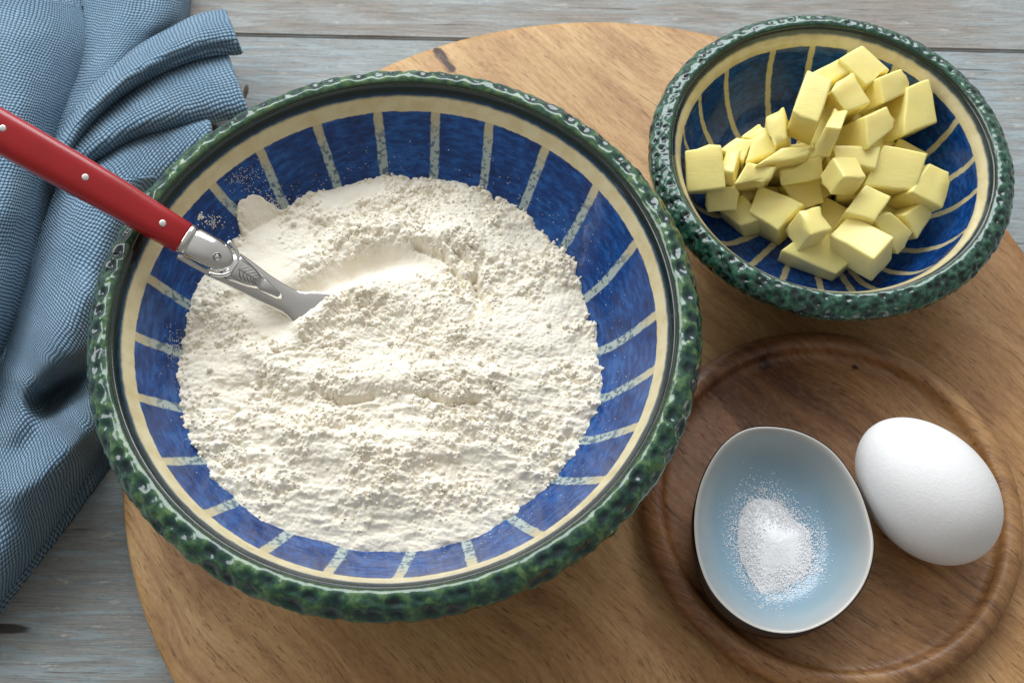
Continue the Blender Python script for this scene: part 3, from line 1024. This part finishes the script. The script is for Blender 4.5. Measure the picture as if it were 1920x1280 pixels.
# narrow end stands a little higher
across = np.zeros(len(dsec))
io = int(np.argmax(dsec[:, 1]))
across[:io + 1] = np.minimum(dsec[:io + 1, 0], 1.0)
across[io + 1:] = 1.4 + np.arange(len(dsec) - io - 1) * 0.03
dm = NT('salt_dish_glaze')
s_ = dm.attr('across')
ob_ = dm.obj()
sj = dm.math('ADD', s_, dm.math('MULTIPLY', dm.math('SUBTRACT', dm.noise(ob_, 70, 4), 0.5), 0.10))
dc = dm.ramp(sj, [(0.15, (0.21, 0.41, 0.60)), (0.50, (0.245, 0.41, 0.54)), (0.78, (0.30, 0.40, 0.45)), (0.92, (0.40, 0.43, 0.43)), (0.985, (0.54, 0.51, 0.46))])
crk = dm.step(dm.noise(ob_, 700, 2), 0.58, 0.7)
dc = dm.mix(dm.math('MULTIPLY', crk, 0.12), dc, (0.42, 0.50, 0.54))
dc = dm.mix(dm.step(s_, 1.18, 1.26), dc, (0.020, 0.012, 0.012))
dish_mat = dm.set(color=dc, rough=0.22, normal=dm.bump(dm.noise(ob_, 90, 3), 0.2, 0.0004), coat=0.2, coat_rough=0.1)
dish = fast_mesh('salt_dish', V.reshape(-1, 3), grid_faces(len(off), len(dsec), True), dish_mat,
                 attrs=dict(across=np.broadcast_to(across, (len(off), len(dsec)))))
tag(dish, 'egg-shaped pale blue ceramic dish with dark outside, holding salt on the wooden plate', 'dish')


def dish_floor(x, y):
    """height of the dish's inner surface under a point"""
    a = math.atan2(y - dcy, x - dcx)
    an = np.arctan2(off[:, 1], off[:, 0])
    k = int(np.argmin(np.abs((an - a + np.pi) % (2 * np.pi) - np.pi)))
    s = math.hypot(x - dcx, y - dcy) / np.hypot(*off[k])
    return float(np.interp(s, dsec[:io + 1, 0], dsec[:io + 1, 1]))


# salt heap
sm_ = NT('salt')
salt_mat = sm_.set(color=(0.95, 0.95, 0.97), rough=0.5, sss=0.3, normal=sm_.bump(sm_.noise(sm_.obj(), 2200, 3), 0.3, 0.0003))
sm_.b.inputs['Subsurface Radius'].default_value = (0.003, 0.003, 0.003)
sc = px(1453, 1018, 0.014)
nr_, na_ = 60, 160
SR, SA = np.meshgrid(np.linspace(0, 1, nr_), np.linspace(0, 2 * np.pi, na_, endpoint=False), indexing='xy')
shape = (1 + 0.07 * np.cos(2 * (SA - 1.9)) + 0.07 * np.cos(3 * SA + 0.6)) * (1 + 0.16 * (vnoise(SA * 3.0, SA * 0, 15) - 0.5))
rx = 0.0158 * shape * SR * (1 + 0.05 * (vnoise(SA * 4, SR * 0, 3) - 0.5))
X = sc[0] + rx * np.cos(SA) * 0.92
Y = sc[1] + rx * np.sin(SA) * 1.12
Zf = np.array([dish_floor(x, y) for x, y in zip(X.ravel(), Y.ravel())]).reshape(X.shape)
Hh = 0.0042 * (1 - SR ** 1.5) * (0.85 + 0.3 * vnoise(X * 130, Y * 130, 6))
Hh = Hh + 0.00012 * (worley(X.ravel() * 1400, Y.ravel() * 1400, 12).reshape(X.shape)) * (1 - SR ** 4)
Z = Zf + Hh - 0.0007 * SR ** 2 + 0.0001
salt = fast_mesh('salt', np.stack([X, Y, Z], -1).reshape(-1, 3), grid_faces(na_, nr_, True), salt_mat)
tag(salt, 'small heap of fine white salt in the pale blue egg-shaped dish', 'salt')
# crystals
n = 6000
rr_ = np.abs(rng.normal(0.86, 0.24, n))
tt_ = rng.uniform(0, 2 * np.pi, n)
sh = (1 + 0.07 * np.cos(2 * (tt_ - 1.9)) + 0.07 * np.cos(3 * tt_ + 0.6)) * (1 + 0.16 * (vnoise(tt_ * 3.0, tt_ * 0, 15) - 0.5))
cx_ = sc[0] + 0.0158 * sh * rr_ * np.cos(tt_) * 0.92
cy_ = sc[1] + 0.0158 * sh * rr_ * np.sin(tt_) * 1.12
okk = rr_ < 1.3 + 0.3 * rng.uniform(0, 1, n) ** 3
cx_, cy_, rr_ = cx_[okk], cy_[okk], rr_[okk]
extra = np.stack([rng.normal(sc[0] + 0.0125, 0.0022, 160), rng.normal(sc[1] - 0.0085, 0.0013, 160)], 1)
cx_, cy_ = np.concatenate([cx_, extra[:, 0]]), np.concatenate([cy_, extra[:, 1]])
rr_ = np.concatenate([rr_, np.full(160, 1.3)])
zz_ = np.array([dish_floor(x, y) for x, y in zip(cx_, cy_)]) * 1.0 + np.where(rr_ < 1, 0.0041 * (1 - np.clip(rr_, 0, 1) ** 1.5), 0) + rng.uniform(0, 0.0003, len(cx_))
CUBE = np.array([(x, y, z) for x in (-1, 1) for y in (-1, 1) for z in (-1, 1)], float)
CF = np.array([(0, 1, 3, 2), (4, 6, 7, 5), (0, 4, 5, 1), (2, 3, 7, 6), (0, 2, 6, 4), (1, 5, 7, 3)])
m_ = len(cx_)
e = rng.uniform(0.00007, 0.00017, (m_, 1, 1))
q = rng.normal(size=(m_, 4))
q /= np.linalg.norm(q, axis=1)[:, None]
w_, x_, y_, z_ = q.T
Rm = np.stack([np.stack([1 - 2 * (y_ ** 2 + z_ ** 2), 2 * (x_ * y_ - w_ * z_), 2 * (x_ * z_ + w_ * y_)], 1), np.stack([2 * (x_ * y_ + w_ * z_), 1 - 2 * (x_ ** 2 + z_ ** 2), 2 * (y_ * z_ - w_ * x_)], 1), np.stack([2 * (x_ * z_ - w_ * y_), 2 * (y_ * z_ + w_ * x_), 1 - 2 * (x_ ** 2 + y_ ** 2)], 1)], 1)
CV = np.einsum('nij,kj->nki', Rm, CUBE) * e + np.stack([cx_, cy_, zz_], 1)[:, None, :]
cr = fast_mesh('crystals', CV.reshape(-1, 3), (CF[None] + 8 * np.arange(m_)[:, None, None]).reshape(-1, 4), simple_mat('salt_crystal', (0.97, 0.97, 0.98), 0.6), salt, smooth_=False)
cr['kind'] = 'stuff'

# egg
e0, e1 = px(1633, 800, 0.027), px(1843, 1032, 0.027)
ed = e1 - e0
eang = math.atan2(ed[1], ed[0])
ec = px(1738, 916, 0.0268)
prof = []
for t in np.linspace(0, math.pi, 60):
    xx = -math.cos(t) * 0.0281
    yy = 0.0208 * math.sin(t) * (1 + 0.055 * math.cos(t) * -1)
    prof.append((xx, max(yy, 1e-6)))
prof = np.array(prof)
phi = np.linspace(0, 2 * np.pi, 96, endpoint=False)
V = np.stack([np.broadcast_to(prof[:, 0], (96, 60)), np.outer(np.cos(phi), prof[:, 1]), np.outer(np.sin(phi), prof[:, 1])], -1)
em = NT('eggshell')
eo = em.obj()
egg_mat = em.set(color=em.mix(em.noise(eo, 60, 3), (0.83, 0.82, 0.81), (0.87, 0.865, 0.86)), rough=0.48, sss=0.15,
                 normal=em.bump(em.math('ADD', em.noise(eo, 1100, 2), em.math('MULTIPLY', em.noise(eo, 240, 3), 0.9)), 0.22, 0.0004))
em.b.inputs['Subsurface Radius'].default_value = (0.003, 0.002, 0.0015)
egg = fast_mesh('egg', V.reshape(-1, 3), grid_faces(96, 60, True), egg_mat)
egg.location = (ec[0], ec[1], PF + 0.0207)
egg.rotation_euler = (0, 0, eang)
tag(egg, 'whole white hen egg lying on the wooden plate beside the salt dish', 'egg')

# ================================================================== BUTTER
bu = NT('butter')
bo = bu.obj()
butter_mat = bu.set(color=bu.mix(bu.noise(bo, 70, 3), (0.92, 0.775, 0.245), (0.94, 0.82, 0.34)), rough=0.33, sss=0.30,
                    normal=bu.bump(bu.math('ADD', bu.noise(bo, 140, 3), bu.math('MULTIPLY', bu.noise(bu.mapping(bo, scale=(1, 6, 1)), 160, 3), 0.35)), 0.32, 0.0007))
bu.b.inputs['Subsurface Radius'].default_value = (0.005, 0.0032, 0.0009)
bu.b.inputs['Subsurface Scale'].default_value = 1.0
OC = np.array([0, 0, CAMH])


def solve_Y(N, A, B, C, z):
    """box corner nearest the camera from its pixel and those of its three neighbours (edges at right angles)"""
    d = rays([N, A, B, C])
    tN = (z - CAMH) / d[0, 2]
    Np = OC + d[0] * tN
    t = np.full(3, tN) + 0.008

    def res(t):
        e = OC + d[1:] * t[:, None] - Np
        L = np.linalg.norm(e, axis=1)
        u = e / L[:, None]
        return np.array([u[0] @ u[1], u[1] @ u[2], u[0] @ u[2], *(0.25 * (L - 0.016) / 0.016)])
    lam, r = 1e-3, res(t)
    for _ in range(120):
        J = np.stack([(res(t + 1e-6 * np.eye(3)[k]) - r) / 1e-6 for k in range(3)], 1)
        A_ = J.T @ J
        dt = np.linalg.solve(A_ + lam * np.diag(np.diag(A_)), -J.T @ r)
        r2 = res(t + dt)
        if r2 @ r2 < r @ r:
            t, r, lam = t + dt, r2, lam * 0.5
        else:
            lam *= 3
    a, b, c = OC + d[1:] * t[:, None] - Np
    return np.array([Np, Np + a, Np + a + b, Np + b, Np + c, Np + a + c, Np + a + b + c, Np + b + c])


def solve_quad(Q, z, nrm, thick):
    """main visible face from four pixels on the plane with the given normal through its centre at height z"""
    nrm = np.array(nrm, float)
    nrm /= np.linalg.norm(nrm)
    Q = np.array(Q, float)
    Q = Q.mean(0) + (Q - Q.mean(0)) * 1.12
    thick = thick + 0.006
    c = px(*Q.mean(0), z)
    d = rays(Q)
    t = ((c - OC) @ nrm) / (d @ nrm)
    P = OC + d * t[:, None]
    return np.vstack([P, P - nrm * thick])


UP = (0.0, 0.0, 1.0)
CB = 'small yellow butter block '
pieces = [
    (('Y', (1638, 487), (1556, 441), (1677, 445), (1634, 529), .040), 'large butter cube resting on the flat-lying block at the front of the heap'),
    (('Q', [(1472, 470), (1528, 424), (1606, 474), (1566, 508)], .0275, (-.1, -.25, 1), .012), 'low butter block partly under the large front cube'),
    (('Y', (1520, 441), (1498, 395), (1561, 430), (1492, 475), .040), 'butter cube tilted to one side, left of the large front cube'),
    (('Y', (1583, 332), (1562, 294), (1627, 332), (1556, 367), .052), 'butter cube with small bright top in the middle of the heap'),
    (('Q', [(1660, 276), (1734, 291), (1714, 352), (1627, 344)], .043, (.05, -.35, 1), .010), 'wide flat butter slab tilted toward the large front cube'),
    (('Q', [(1743, 309), (1779, 325), (1766, 386), (1713, 358)], .0395, (.35, -.3, 1), .011), 'chipped butter block leaning against the wide flat slab'),
    (('Q', [(1703, 168), (1741, 152), (1756, 226), (1698, 247)], .0455, (.3, -.35, 1), .014), 'tall uneven butter chunk standing against the bowl wall beside a cream stripe'),
    (('Q', [(1651, 147), (1690, 131), (1703, 171), (1660, 191)], .050, (.42, -.35, 1), .013), 'butter cube with dark amber shaded side near the back of the heap'),
    (('Q', [(1577, 112), (1618, 87), (1664, 130), (1625, 157)], .052, (.05, -.2, 1), .012), 'topmost butter cube touching the cream ring at the back of the bowl'),
    (('Q', [(1524, 137), (1573, 112), (1592, 133), (1544, 160)], .050, (-.1, -.2, 1), .013), 'butter block half hidden behind the big upright block'),
    (('Y', (1534, 231), (1562, 152), (1485, 208), (1519, 275), .058), 'big upright butter block with a wide pale top, highest on its side of the heap'),
    (('Q', [(1436, 222), (1468, 203), (1474, 258), (1452, 273)], .048, (-.35, -.3, 1), .014), 'butter block joined to the side of the big upright block'),
    (('Y', (1577, 241), (1592, 206), (1548, 238), (1555, 296), .060), 'narrow upright butter stick lying against the big upright block'),
    (('Q', [(1625, 219), (1663, 203), (1675, 240), (1632, 274)], .0505, (.42, -.35, 1), .014), 'butter cube with deep amber side beside the narrow stick'),
    (('Q', [(1562, 172), (1600, 138), (1630, 191), (1588, 207)], .054, (.12, -.3, 1), .013), 'butter cube wedged below the topmost one'),
    (('Q', [(1281, 290), (1343, 279), (1351, 351), (1286, 359)], .0415, (-.15, -.45, 1), .013), 'squarish butter piece overlapping the cream ring beside the flour bowl'),
    (('Y', (1376, 322), (1389, 278), (1349, 320), (1376, 352), .042), 'narrow butter cube next to the piece overlapping the cream ring'),
    (('Q', [(1326, 357), (1378, 352), (1379, 393), (1328, 397)], .032, (-.15, -.8, .8), .014), 'low butter cube below the piece overlapping the cream ring'),
    (('Q', [(1354, 280), (1382, 259), (1410, 264), (1392, 300)], .038, (-.2, -.1, 1), .012), CB + 'behind the narrow cube, low in the heap'),
    (('Q', [(1391, 255), (1421, 233), (1438, 240), (1412, 265)], .038, (-.2, -.1, 1), .012), CB + 'furthest along the bowl wall below two cream stripes'),
    (('Q', [(1412, 263), (1437, 245), (1452, 282), (1400, 302)], .041, (-.25, -.2, 1), .012), CB + 'between the joined block and the thin slab'),
    (('Q', [(1422, 309), (1466, 279), (1515, 275), (1513, 293)], .0465, (-.05, -.2, 1), .009), 'thin butter slab lying across the left of the heap'),
    (('Q', [(1381, 344), (1402, 306), (1453, 314), (1430, 340)], .042, (-.2, -.4, 1), .011), 'wedge-shaped butter piece in front of the thin slab'),
    (('Q', [(1466, 322), (1537, 296), (1539, 334), (1470, 347)], .040, (-.1, -.8, .7), .014), 'butter block under the thin slab, beside the middle cube'),
    (('Q', [(1409, 396), (1426, 350), (1503, 383), (1456, 426)], .0315, (-.25, -.2, 1), .016), 'shaded amber-topped butter block low in front of the wedge'),
    (('Q', [(1352, 392), (1392, 366), (1428, 408), (1388, 421)], .0265, (-.3, -.2, 1), .010), 'shaded butter block at the bottom beside the low cube'),
    (('Q', [(1638, 408), (1670, 401), (1709, 434), (1684, 473)], .0335, (.35, -.55, .8), .014), 'butter block behind the large front cube, nearest the bare blue wall'),
    (('Q', [(1624, 349), (1668, 369), (1640, 410), (1588, 396)], .0415, (.0, -.15, 1), .013), 'butter cube between the middle cube and the large front cube'),
    (('Q', [(1697, 404), (1738, 378), (1748, 402), (1722, 445)], .032, (.4, -.45, .9), .016), 'butter block below the wide slab with rounded end'),
    (('Q', [(1472, 349), (1537, 334), (1543, 378), (1498, 392)], .030, (.0, -.5, .9), .014), 'deeply shaded butter cube in the gap below the thin slab'),
    (('Q', [(1566, 273), (1648, 276), (1638, 314), (1568, 300)], .046, (.0, -.15, 1), .012), 'butter cube hidden behind the middle cube'),
]
buried = [(0, 1405, 335, .026, 'buried butter cube glimpsed under the wedge-shaped piece'),
          (1, 1455, 300, .027, 'buried butter cube glimpsed under one end of the thin slab'),
          (3, 1530, 345, .025, 'buried butter cube between the deeply shaded cube and the middle cube'),
          (4, 1560, 410, .022, 'buried butter cube seen between the tilted cube and the large front cube'),
          (5, 1600, 340, .028, 'buried butter cube just below the middle cube'),
          (7, 1690, 380, .024, 'buried butter cube under the wide flat slab'),
          (9, 1640, 250, .032, 'buried butter cube under the cube with the deep amber side'),
          (10, 1540, 260, .030, 'buried butter cube between the big upright block and the narrow stick'),
          (11, 1590, 190, .036, 'buried butter cube under the wedged cube'),
          (12, 1500, 300, .030, 'buried butter cube behind the thin slab'),
          (13, 1650, 200, .036, 'buried butter cube under the cube with the dark amber side'),
          (14, 1700, 300, .030, 'buried butter cube peeping out behind the wide flat slab'),
          (15, 1430, 380, .022, 'buried butter cube under the shaded amber-topped block')]
for k_, bx_, by_, bz_, lb_ in buried:
    an_ = k_ * 1.1
    c_, s_ = math.cos(an_) * 40, math.sin(an_) * 40
    pieces.append((('Q', [(bx_ - c_, by_ - s_), (bx_ + s_, by_ - c_), (bx_ + c_, by_ + s_), (bx_ - s_, by_ + c_)], bz_, (0.2 * math.sin(k_), -0.2, 1), .010), lb_))
bfaces = [(0, 1, 2, 3), (4, 7, 6, 5), (0, 4, 5, 1), (1, 5, 6, 2), (2, 6, 7, 3), (3, 7, 4, 0)]
for spec, lab in pieces:
    P = solve_Y(*spec[1:]) if spec[0] == 'Y' else solve_quad(*spec[1:])
    c = P.mean(0)
    # keep the block inside the bowl wall: trim bottom corners, then nudge inward if the top still cuts it
    for _ in range(60):
        rad = np.hypot(P[:, 0] - SX, P[:, 1] - SY)
        over = wall_z(small_wall, np.minimum(rad, 0.0605)) - P[:, 2]
        k = int(np.argmax(over))
        if over[k] < 0.0008:
            break
        if k >= 4 and np.linalg.norm(P[k] - P[k - 4]) > 0.006:
            P[k] = P[k] + (P[k - 4] - P[k]) * 0.10
        else:
            dirc = np.array([SX, SY, 0.075]) - P[k]
            P = P + dirc / np.linalg.norm(dirc) * 0.0005
    c = P.mean(0)
    bm = bmesh.new()
    vs = [bm.verts.new(Vector(p - c)) for p in P]
    for f in bfaces:
        bm.faces.new([vs[i] for i in f])
    bmesh.ops.recalc_face_normals(bm, faces=bm.faces)
    bmesh.ops.subdivide_edges(bm, edges=bm.edges[:], cuts=2, use_grid_fill=True)
    for v in bm.verts:
        v.co += Vector((random.gauss(0, 1), random.gauss(0, 1), random.gauss(0, 1))) * 0.00016
    sharp = [e for e in bm.edges if len(e.link_faces) == 2 and e.calc_face_angle(0) > 0.6]
    bmesh.ops.bevel(bm, geom=sharp, offset=0.0009, segments=3, affect='EDGES', profile=0.6)
    me = bpy.data.meshes.new('butter_cube')
    bm.to_mesh(me)
    bm.free()
    me.polygons.foreach_set('use_smooth', [True] * len(me.polygons))
    me.materials.append(butter_mat)
    o = bpy.data.objects.new('butter_cube', me)
    COL.objects.link(o)
    o.location = c
    tag(o, lab, 'butter', 'butter pieces heaped in the small bowl')

# ================================================================== NAPKIN
nm = NT('woven_blue_cotton')
uvn = nm.n('ShaderNodeUVMap').outputs[0]
wobv = nm.n('ShaderNodeVectorMath', operation='SCALE')
nm.put(wobv.inputs[0], nm.n('ShaderNodeTexNoise', ins={'Vector': uvn, 'Scale': 120.0, 'Detail': 1.0}).outputs['Color'])
wobv.inputs['Scale'].default_value = 0.0022
uv2 = nm.n('ShaderNodeVectorMath', operation='ADD')
nm.put(uv2.inputs[0], uvn)
nm.put(uv2.inputs[1], wobv.outputs[0])
sep = nm.n('ShaderNodeSeparateXYZ', ins={0: uv2.outputs[0]})
PITCHW = 0.00160
u, v = nm.math('DIVIDE', sep.outputs[0], PITCHW), nm.math('DIVIDE', sep.outputs[1], PITCHW)
iu, iv = nm.math('FLOOR', u), nm.math('FLOOR', v)
fu, fv = nm.math('SUBTRACT', nm.math('FRACT', u), 0.5), nm.math('SUBTRACT', nm.math('FRACT', v), 0.5)
par = nm.math('MODULO', nm.math('ABSOLUTE', nm.math('ADD', iu, iv)), 2.0)


def strand(a, b):
    wide = nm.math('POWER', nm.math('MAXIMUM', nm.math('COSINE', nm.math('MULTIPLY', a, math.pi)), 0.0), 0.6)
    lng = nm.math('COSINE', nm.math('MULTIPLY', b, math.pi * 0.78))
    return nm.math('MULTIPLY', wide, lng)


hh = nm.math('ADD', nm.math('MULTIPLY', strand(fu, fv), nm.math('SUBTRACT', 1.0, par)), nm.math('MULTIPLY', strand(fv, fu), par))
fib = nm.noise(uvn, 2600, 2)
tone = nm.noise(uvn, 55, 3)
yarn = nm.mix(nm.step(tone, 0.3, 0.7), (0.235, 0.385, 0.52), (0.285, 0.435, 0.57))
yarn = nm.mix(nm.math('MULTIPLY', nm.step(fib, 0.4, 0.75), 0.35), yarn, (0.42, 0.55, 0.66))
cc_ = nm.mix(nm.step(hh, 0.18, 0.72), (0.040, 0.098, 0.175), yarn)
napkin_mat = nm.set(color=cc_, rough=0.9, spec=0.15, sheen=0.12, normal=nm.bump(nm.math('ADD', hh, nm.math('MULTIPLY', fib, 0.15)), 1.0, 0.0009))

NV, NF, NUV = [], [], []


def ribbon(eL, eR, zbase, bulge, zfloor, nS=110, nT=60, power=2.6, creases=(), ends=(False, False), uvrot=0.0, skew=0.0, wrinkle=0.0008):
    """one fold of the cloth between two edges given in pixels; edges roll under down to zfloor"""
    L, R = resample(eL, nS), resample(eR, nS)
    ext = 7
    tt = np.linspace(0, 1, nT)
    T, S = np.meshgrid(tt, np.linspace(0, 1, nS))
    P = L[:, None, :] * (1 - T[..., None]) + R[:, None, :] * T[..., None]
    q = P.reshape(-1, 2)
    zb = np.interp(S.ravel(), np.linspace(0, 1, len(zbase)), zbase)
    bu_ = np.interp(S.ravel(), np.linspace(0, 1, len(bulge)), bulge)
    x = 2 * (T.ravel() + skew * T.ravel() * (1 - T.ravel())) - 1
    prof_ = (1 - np.abs(x) ** power)
    Z = zb + bu_ * prof_
    for poly, w, dz in creases:
        d, t = seg_dist(q, poly)
        Z = Z + dz * np.exp(-(d / w) ** 2) * smooth(0, 0.2, t + 0.05) * smooth(1, 0.75, t)
    Z = Z + wrinkle * (fbm(q[:, 0] / 70, q[:, 1] / 70, 5, 3) - 0.5) * 2
    W = pxs(q, Z).reshape(nS, nT, 3)
    Zg = Z.reshape(nS, nT)
    # rolled edges: continue beyond each long edge, curling under toward the floor
    def curl(edge, nxt):
        out = []
        dirv = edge - nxt
        dirv[:, 2] = 0
        dirv /= np.linalg.norm(dirv, axis=1)[:, None] + 1e-9
        drop = np.maximum(edge[:, 2] - zfloor, 0.0006)
        rad = np.minimum(0.0022, drop * 0.5)
        for k in range(1, ext + 1):
            a = math.pi * k / ext * 0.95
            p = edge + dirv * (rad * math.sin(a))[:, None]
            p[:, 2] = edge[:, 2] - rad * (1 - math.cos(a)) - (drop - 2 * rad) * (k / ext) ** 2
            out.append(p)
        return out
    lc = curl(W[:, 0].copy(), W[:, 2].copy())
    rc = curl(W[:, -1].copy(), W[:, -3].copy())
    rows = lc[::-1] + [W[:, k] for k in range(nT)] + rc
    G = np.stack(rows, 1)
    if True:
        caps = []
        for end, on in ((0, ends[0]), (-1, ends[1])):
            if on:
                e_ = G[end].copy()
                dirv = G[end] - G[1 if end == 0 else -2]
                dirv[:, 2] = 0
                dirv /= np.linalg.norm(dirv, axis=1)[:, None] + 1e-9
                add = []
                drop = np.minimum(np.maximum(e_[:, 2] - zfloor, 0.0), 0.0030)
                for k in range(1, 4):
                    p = e_ + dirv * (0.0007 * math.sin(k / 3 * math.pi * 0.9))
                    p[:, 2] = e_[:, 2] - drop * (k / 3) ** 1.5
                    add.append(p)
                G = np.concatenate([np.stack(add[::-1]), G], 0) if end == 0 else np.concatenate([G, np.stack(add)], 0)
    n1, n2 = G.shape[:2]
    du = np.linalg.norm(np.diff(G, axis=0), axis=2).mean(1)
    uu = np.concatenate([[0], np.cumsum(du)])
    dv = np.linalg.norm(np.diff(G, axis=1), axis=2)
    vv = np.concatenate([np.zeros((n1, 1)), np.cumsum(dv, 1)], 1)
    vv = vv - vv[:, n2 // 2:n2 // 2 + 1]
    UU = np.broadcast_to(uu[:, None], (n1, n2))
    c_, s_ = math.cos(uvrot), math.sin(uvrot)
    uvg = np.stack([c_ * UU - s_ * vv, s_ * UU + c_ * vv], -1) + len(NV) * 0.031 + 1.0
    base = sum(len(a) for a in NV)
    NV.append(G.reshape(-1, 3))
    NF.append(grid_faces(n1, n2) + base)
    NUV.append(uvg.reshape(-1, 2))


FL = -0.0195
# under-sheet that everything lies on
ribbon([(-140, -160), (-150, 400), (-160, 900), (-170, 1280)], [(300, -160), (300, 120), (215, 520), (60, 900)], [-0.014, -0.010, -0.006, -0.013], [0.002] * 3, FL, power=4)
# back sheet between the roll and the fan of pleats
ribbon([(150, -90), (160, 40), (150, 130), (118, 210), (92, 300)], [(352, -90), (330, 25), (285, 75), (215, 150), (125, 262)], [-0.006, -0.002, 0.004, 0.009], [0.010, 0.009, 0.005, 0.002], FL,
       uvrot=0.12, skew=-0.2, creases=[([(240, -40), (225, 80), (170, 190)], 26, 0.003)])
# lowest pleat, running under the bowl and on below the knife
ribbon([(150, 330), (205, 282), (265, 252), (330, 238), (388, 226)], [(140, 420), (235, 400), (300, 345), (350, 300), (392, 262)], [0.004, 0.004, 0.003, 0.002], [0.010, 0.008, 0.004, 0.003], 0.0005,
       ends=(False, True), power=3.2, skew=0.35, uvrot=0.35)
# middle pleat
ribbon([(112, 292), (160, 240), (222, 190), (290, 146), (352, 122), (423, 106)], [(140, 318), (190, 292), (245, 262), (310, 242), (378, 228), (461, 213)], [0.010, 0.009, 0.006, 0.002, 0.001], [0.006, 0.009, 0.010, 0.007, 0.004], 0.0008,
       ends=(False, True), power=2.4, skew=-0.15, uvrot=0.05)
# upper pleat, doubled along its hem
ribbon([(98, 282), (140, 215), (190, 150), (250, 100), (320, 58), (372, 32), (418, 22)], [(122, 302), (165, 238), (222, 184), (290, 142), (355, 114), (410, 101), (448, 96)], [0.012, 0.012, 0.009, 0.005, 0.003], [0.008, 0.012, 0.012, 0.009, 0.006], 0.002,
       ends=(False, True), power=2.2, uvrot=-0.05, creases=[([(255, 150), (320, 113), (380, 92), (445, 82)], 7, -0.0022), ([(190, 190), (250, 138), (330, 95)], 11, 0.0012)])
# big lower fold: runs from beneath the knife down to the lower left
ribbon([(110, 345), (82, 420), (62, 490), (40, 570), (14, 650), (-22, 740), (-70, 850), (-120, 960)],
       [(300, 330), (250, 430), (215, 540), (198, 640), (192, 740), (190, 842), (95, 1000), (-70, 1225)],
       [0.002, 0.000, -0.003, -0.008, -0.013, -0.015], [0.020, 0.022, 0.024, 0.025, 0.024, 0.020], FL, nS=170, nT=110, power=3.0, skew=-0.1, uvrot=0.28,
       creases=[([(235, 655), (170, 700), (100, 748), (40, 775)], 27, -0.022), ([(215, 770), (150, 830), (70, 900), (-30, 960)], 34, 0.008), ([(190, 520), (130, 600), (60, 690), (0, 770)], 46, 0.006),
                ([(150, 690), (60, 820), (0, 880)], 26, -0.004)])
# thick roll at the left edge
ribbon([(-170, -40), (-190, 120), (-200, 300), (-210, 480), (-220, 700), (-230, 900)],
       [(146, 8), (166, 70), (150, 150), (118, 238), (92, 330), (74, 410), (54, 500), (30, 585), (-6, 680), (-60, 780)][:10],
       [-0.004, 0.000, 0.002, 0.000, -0.006], [0.028, 0.030, 0.030, 0.028, 0.022], FL, nS=150, nT=90, power=3.4, skew=0.2, ends=(True, False), uvrot=0.22,
       creases=[([(-20, 20), (30, 140), (40, 300), (0, 480)], 50, 0.004)])
napkin = fast_mesh('napkin', np.concatenate(NV), np.concatenate(NF), napkin_mat, uv=np.concatenate(NUV))
sol = napkin.modifiers.new('thickness', 'SOLIDIFY')
sol.thickness = 0.0009
sol.offset = -1
tag(napkin, 'crumpled blue woven cotton napkin with pleated folds beside the large bowl', 'napkin')
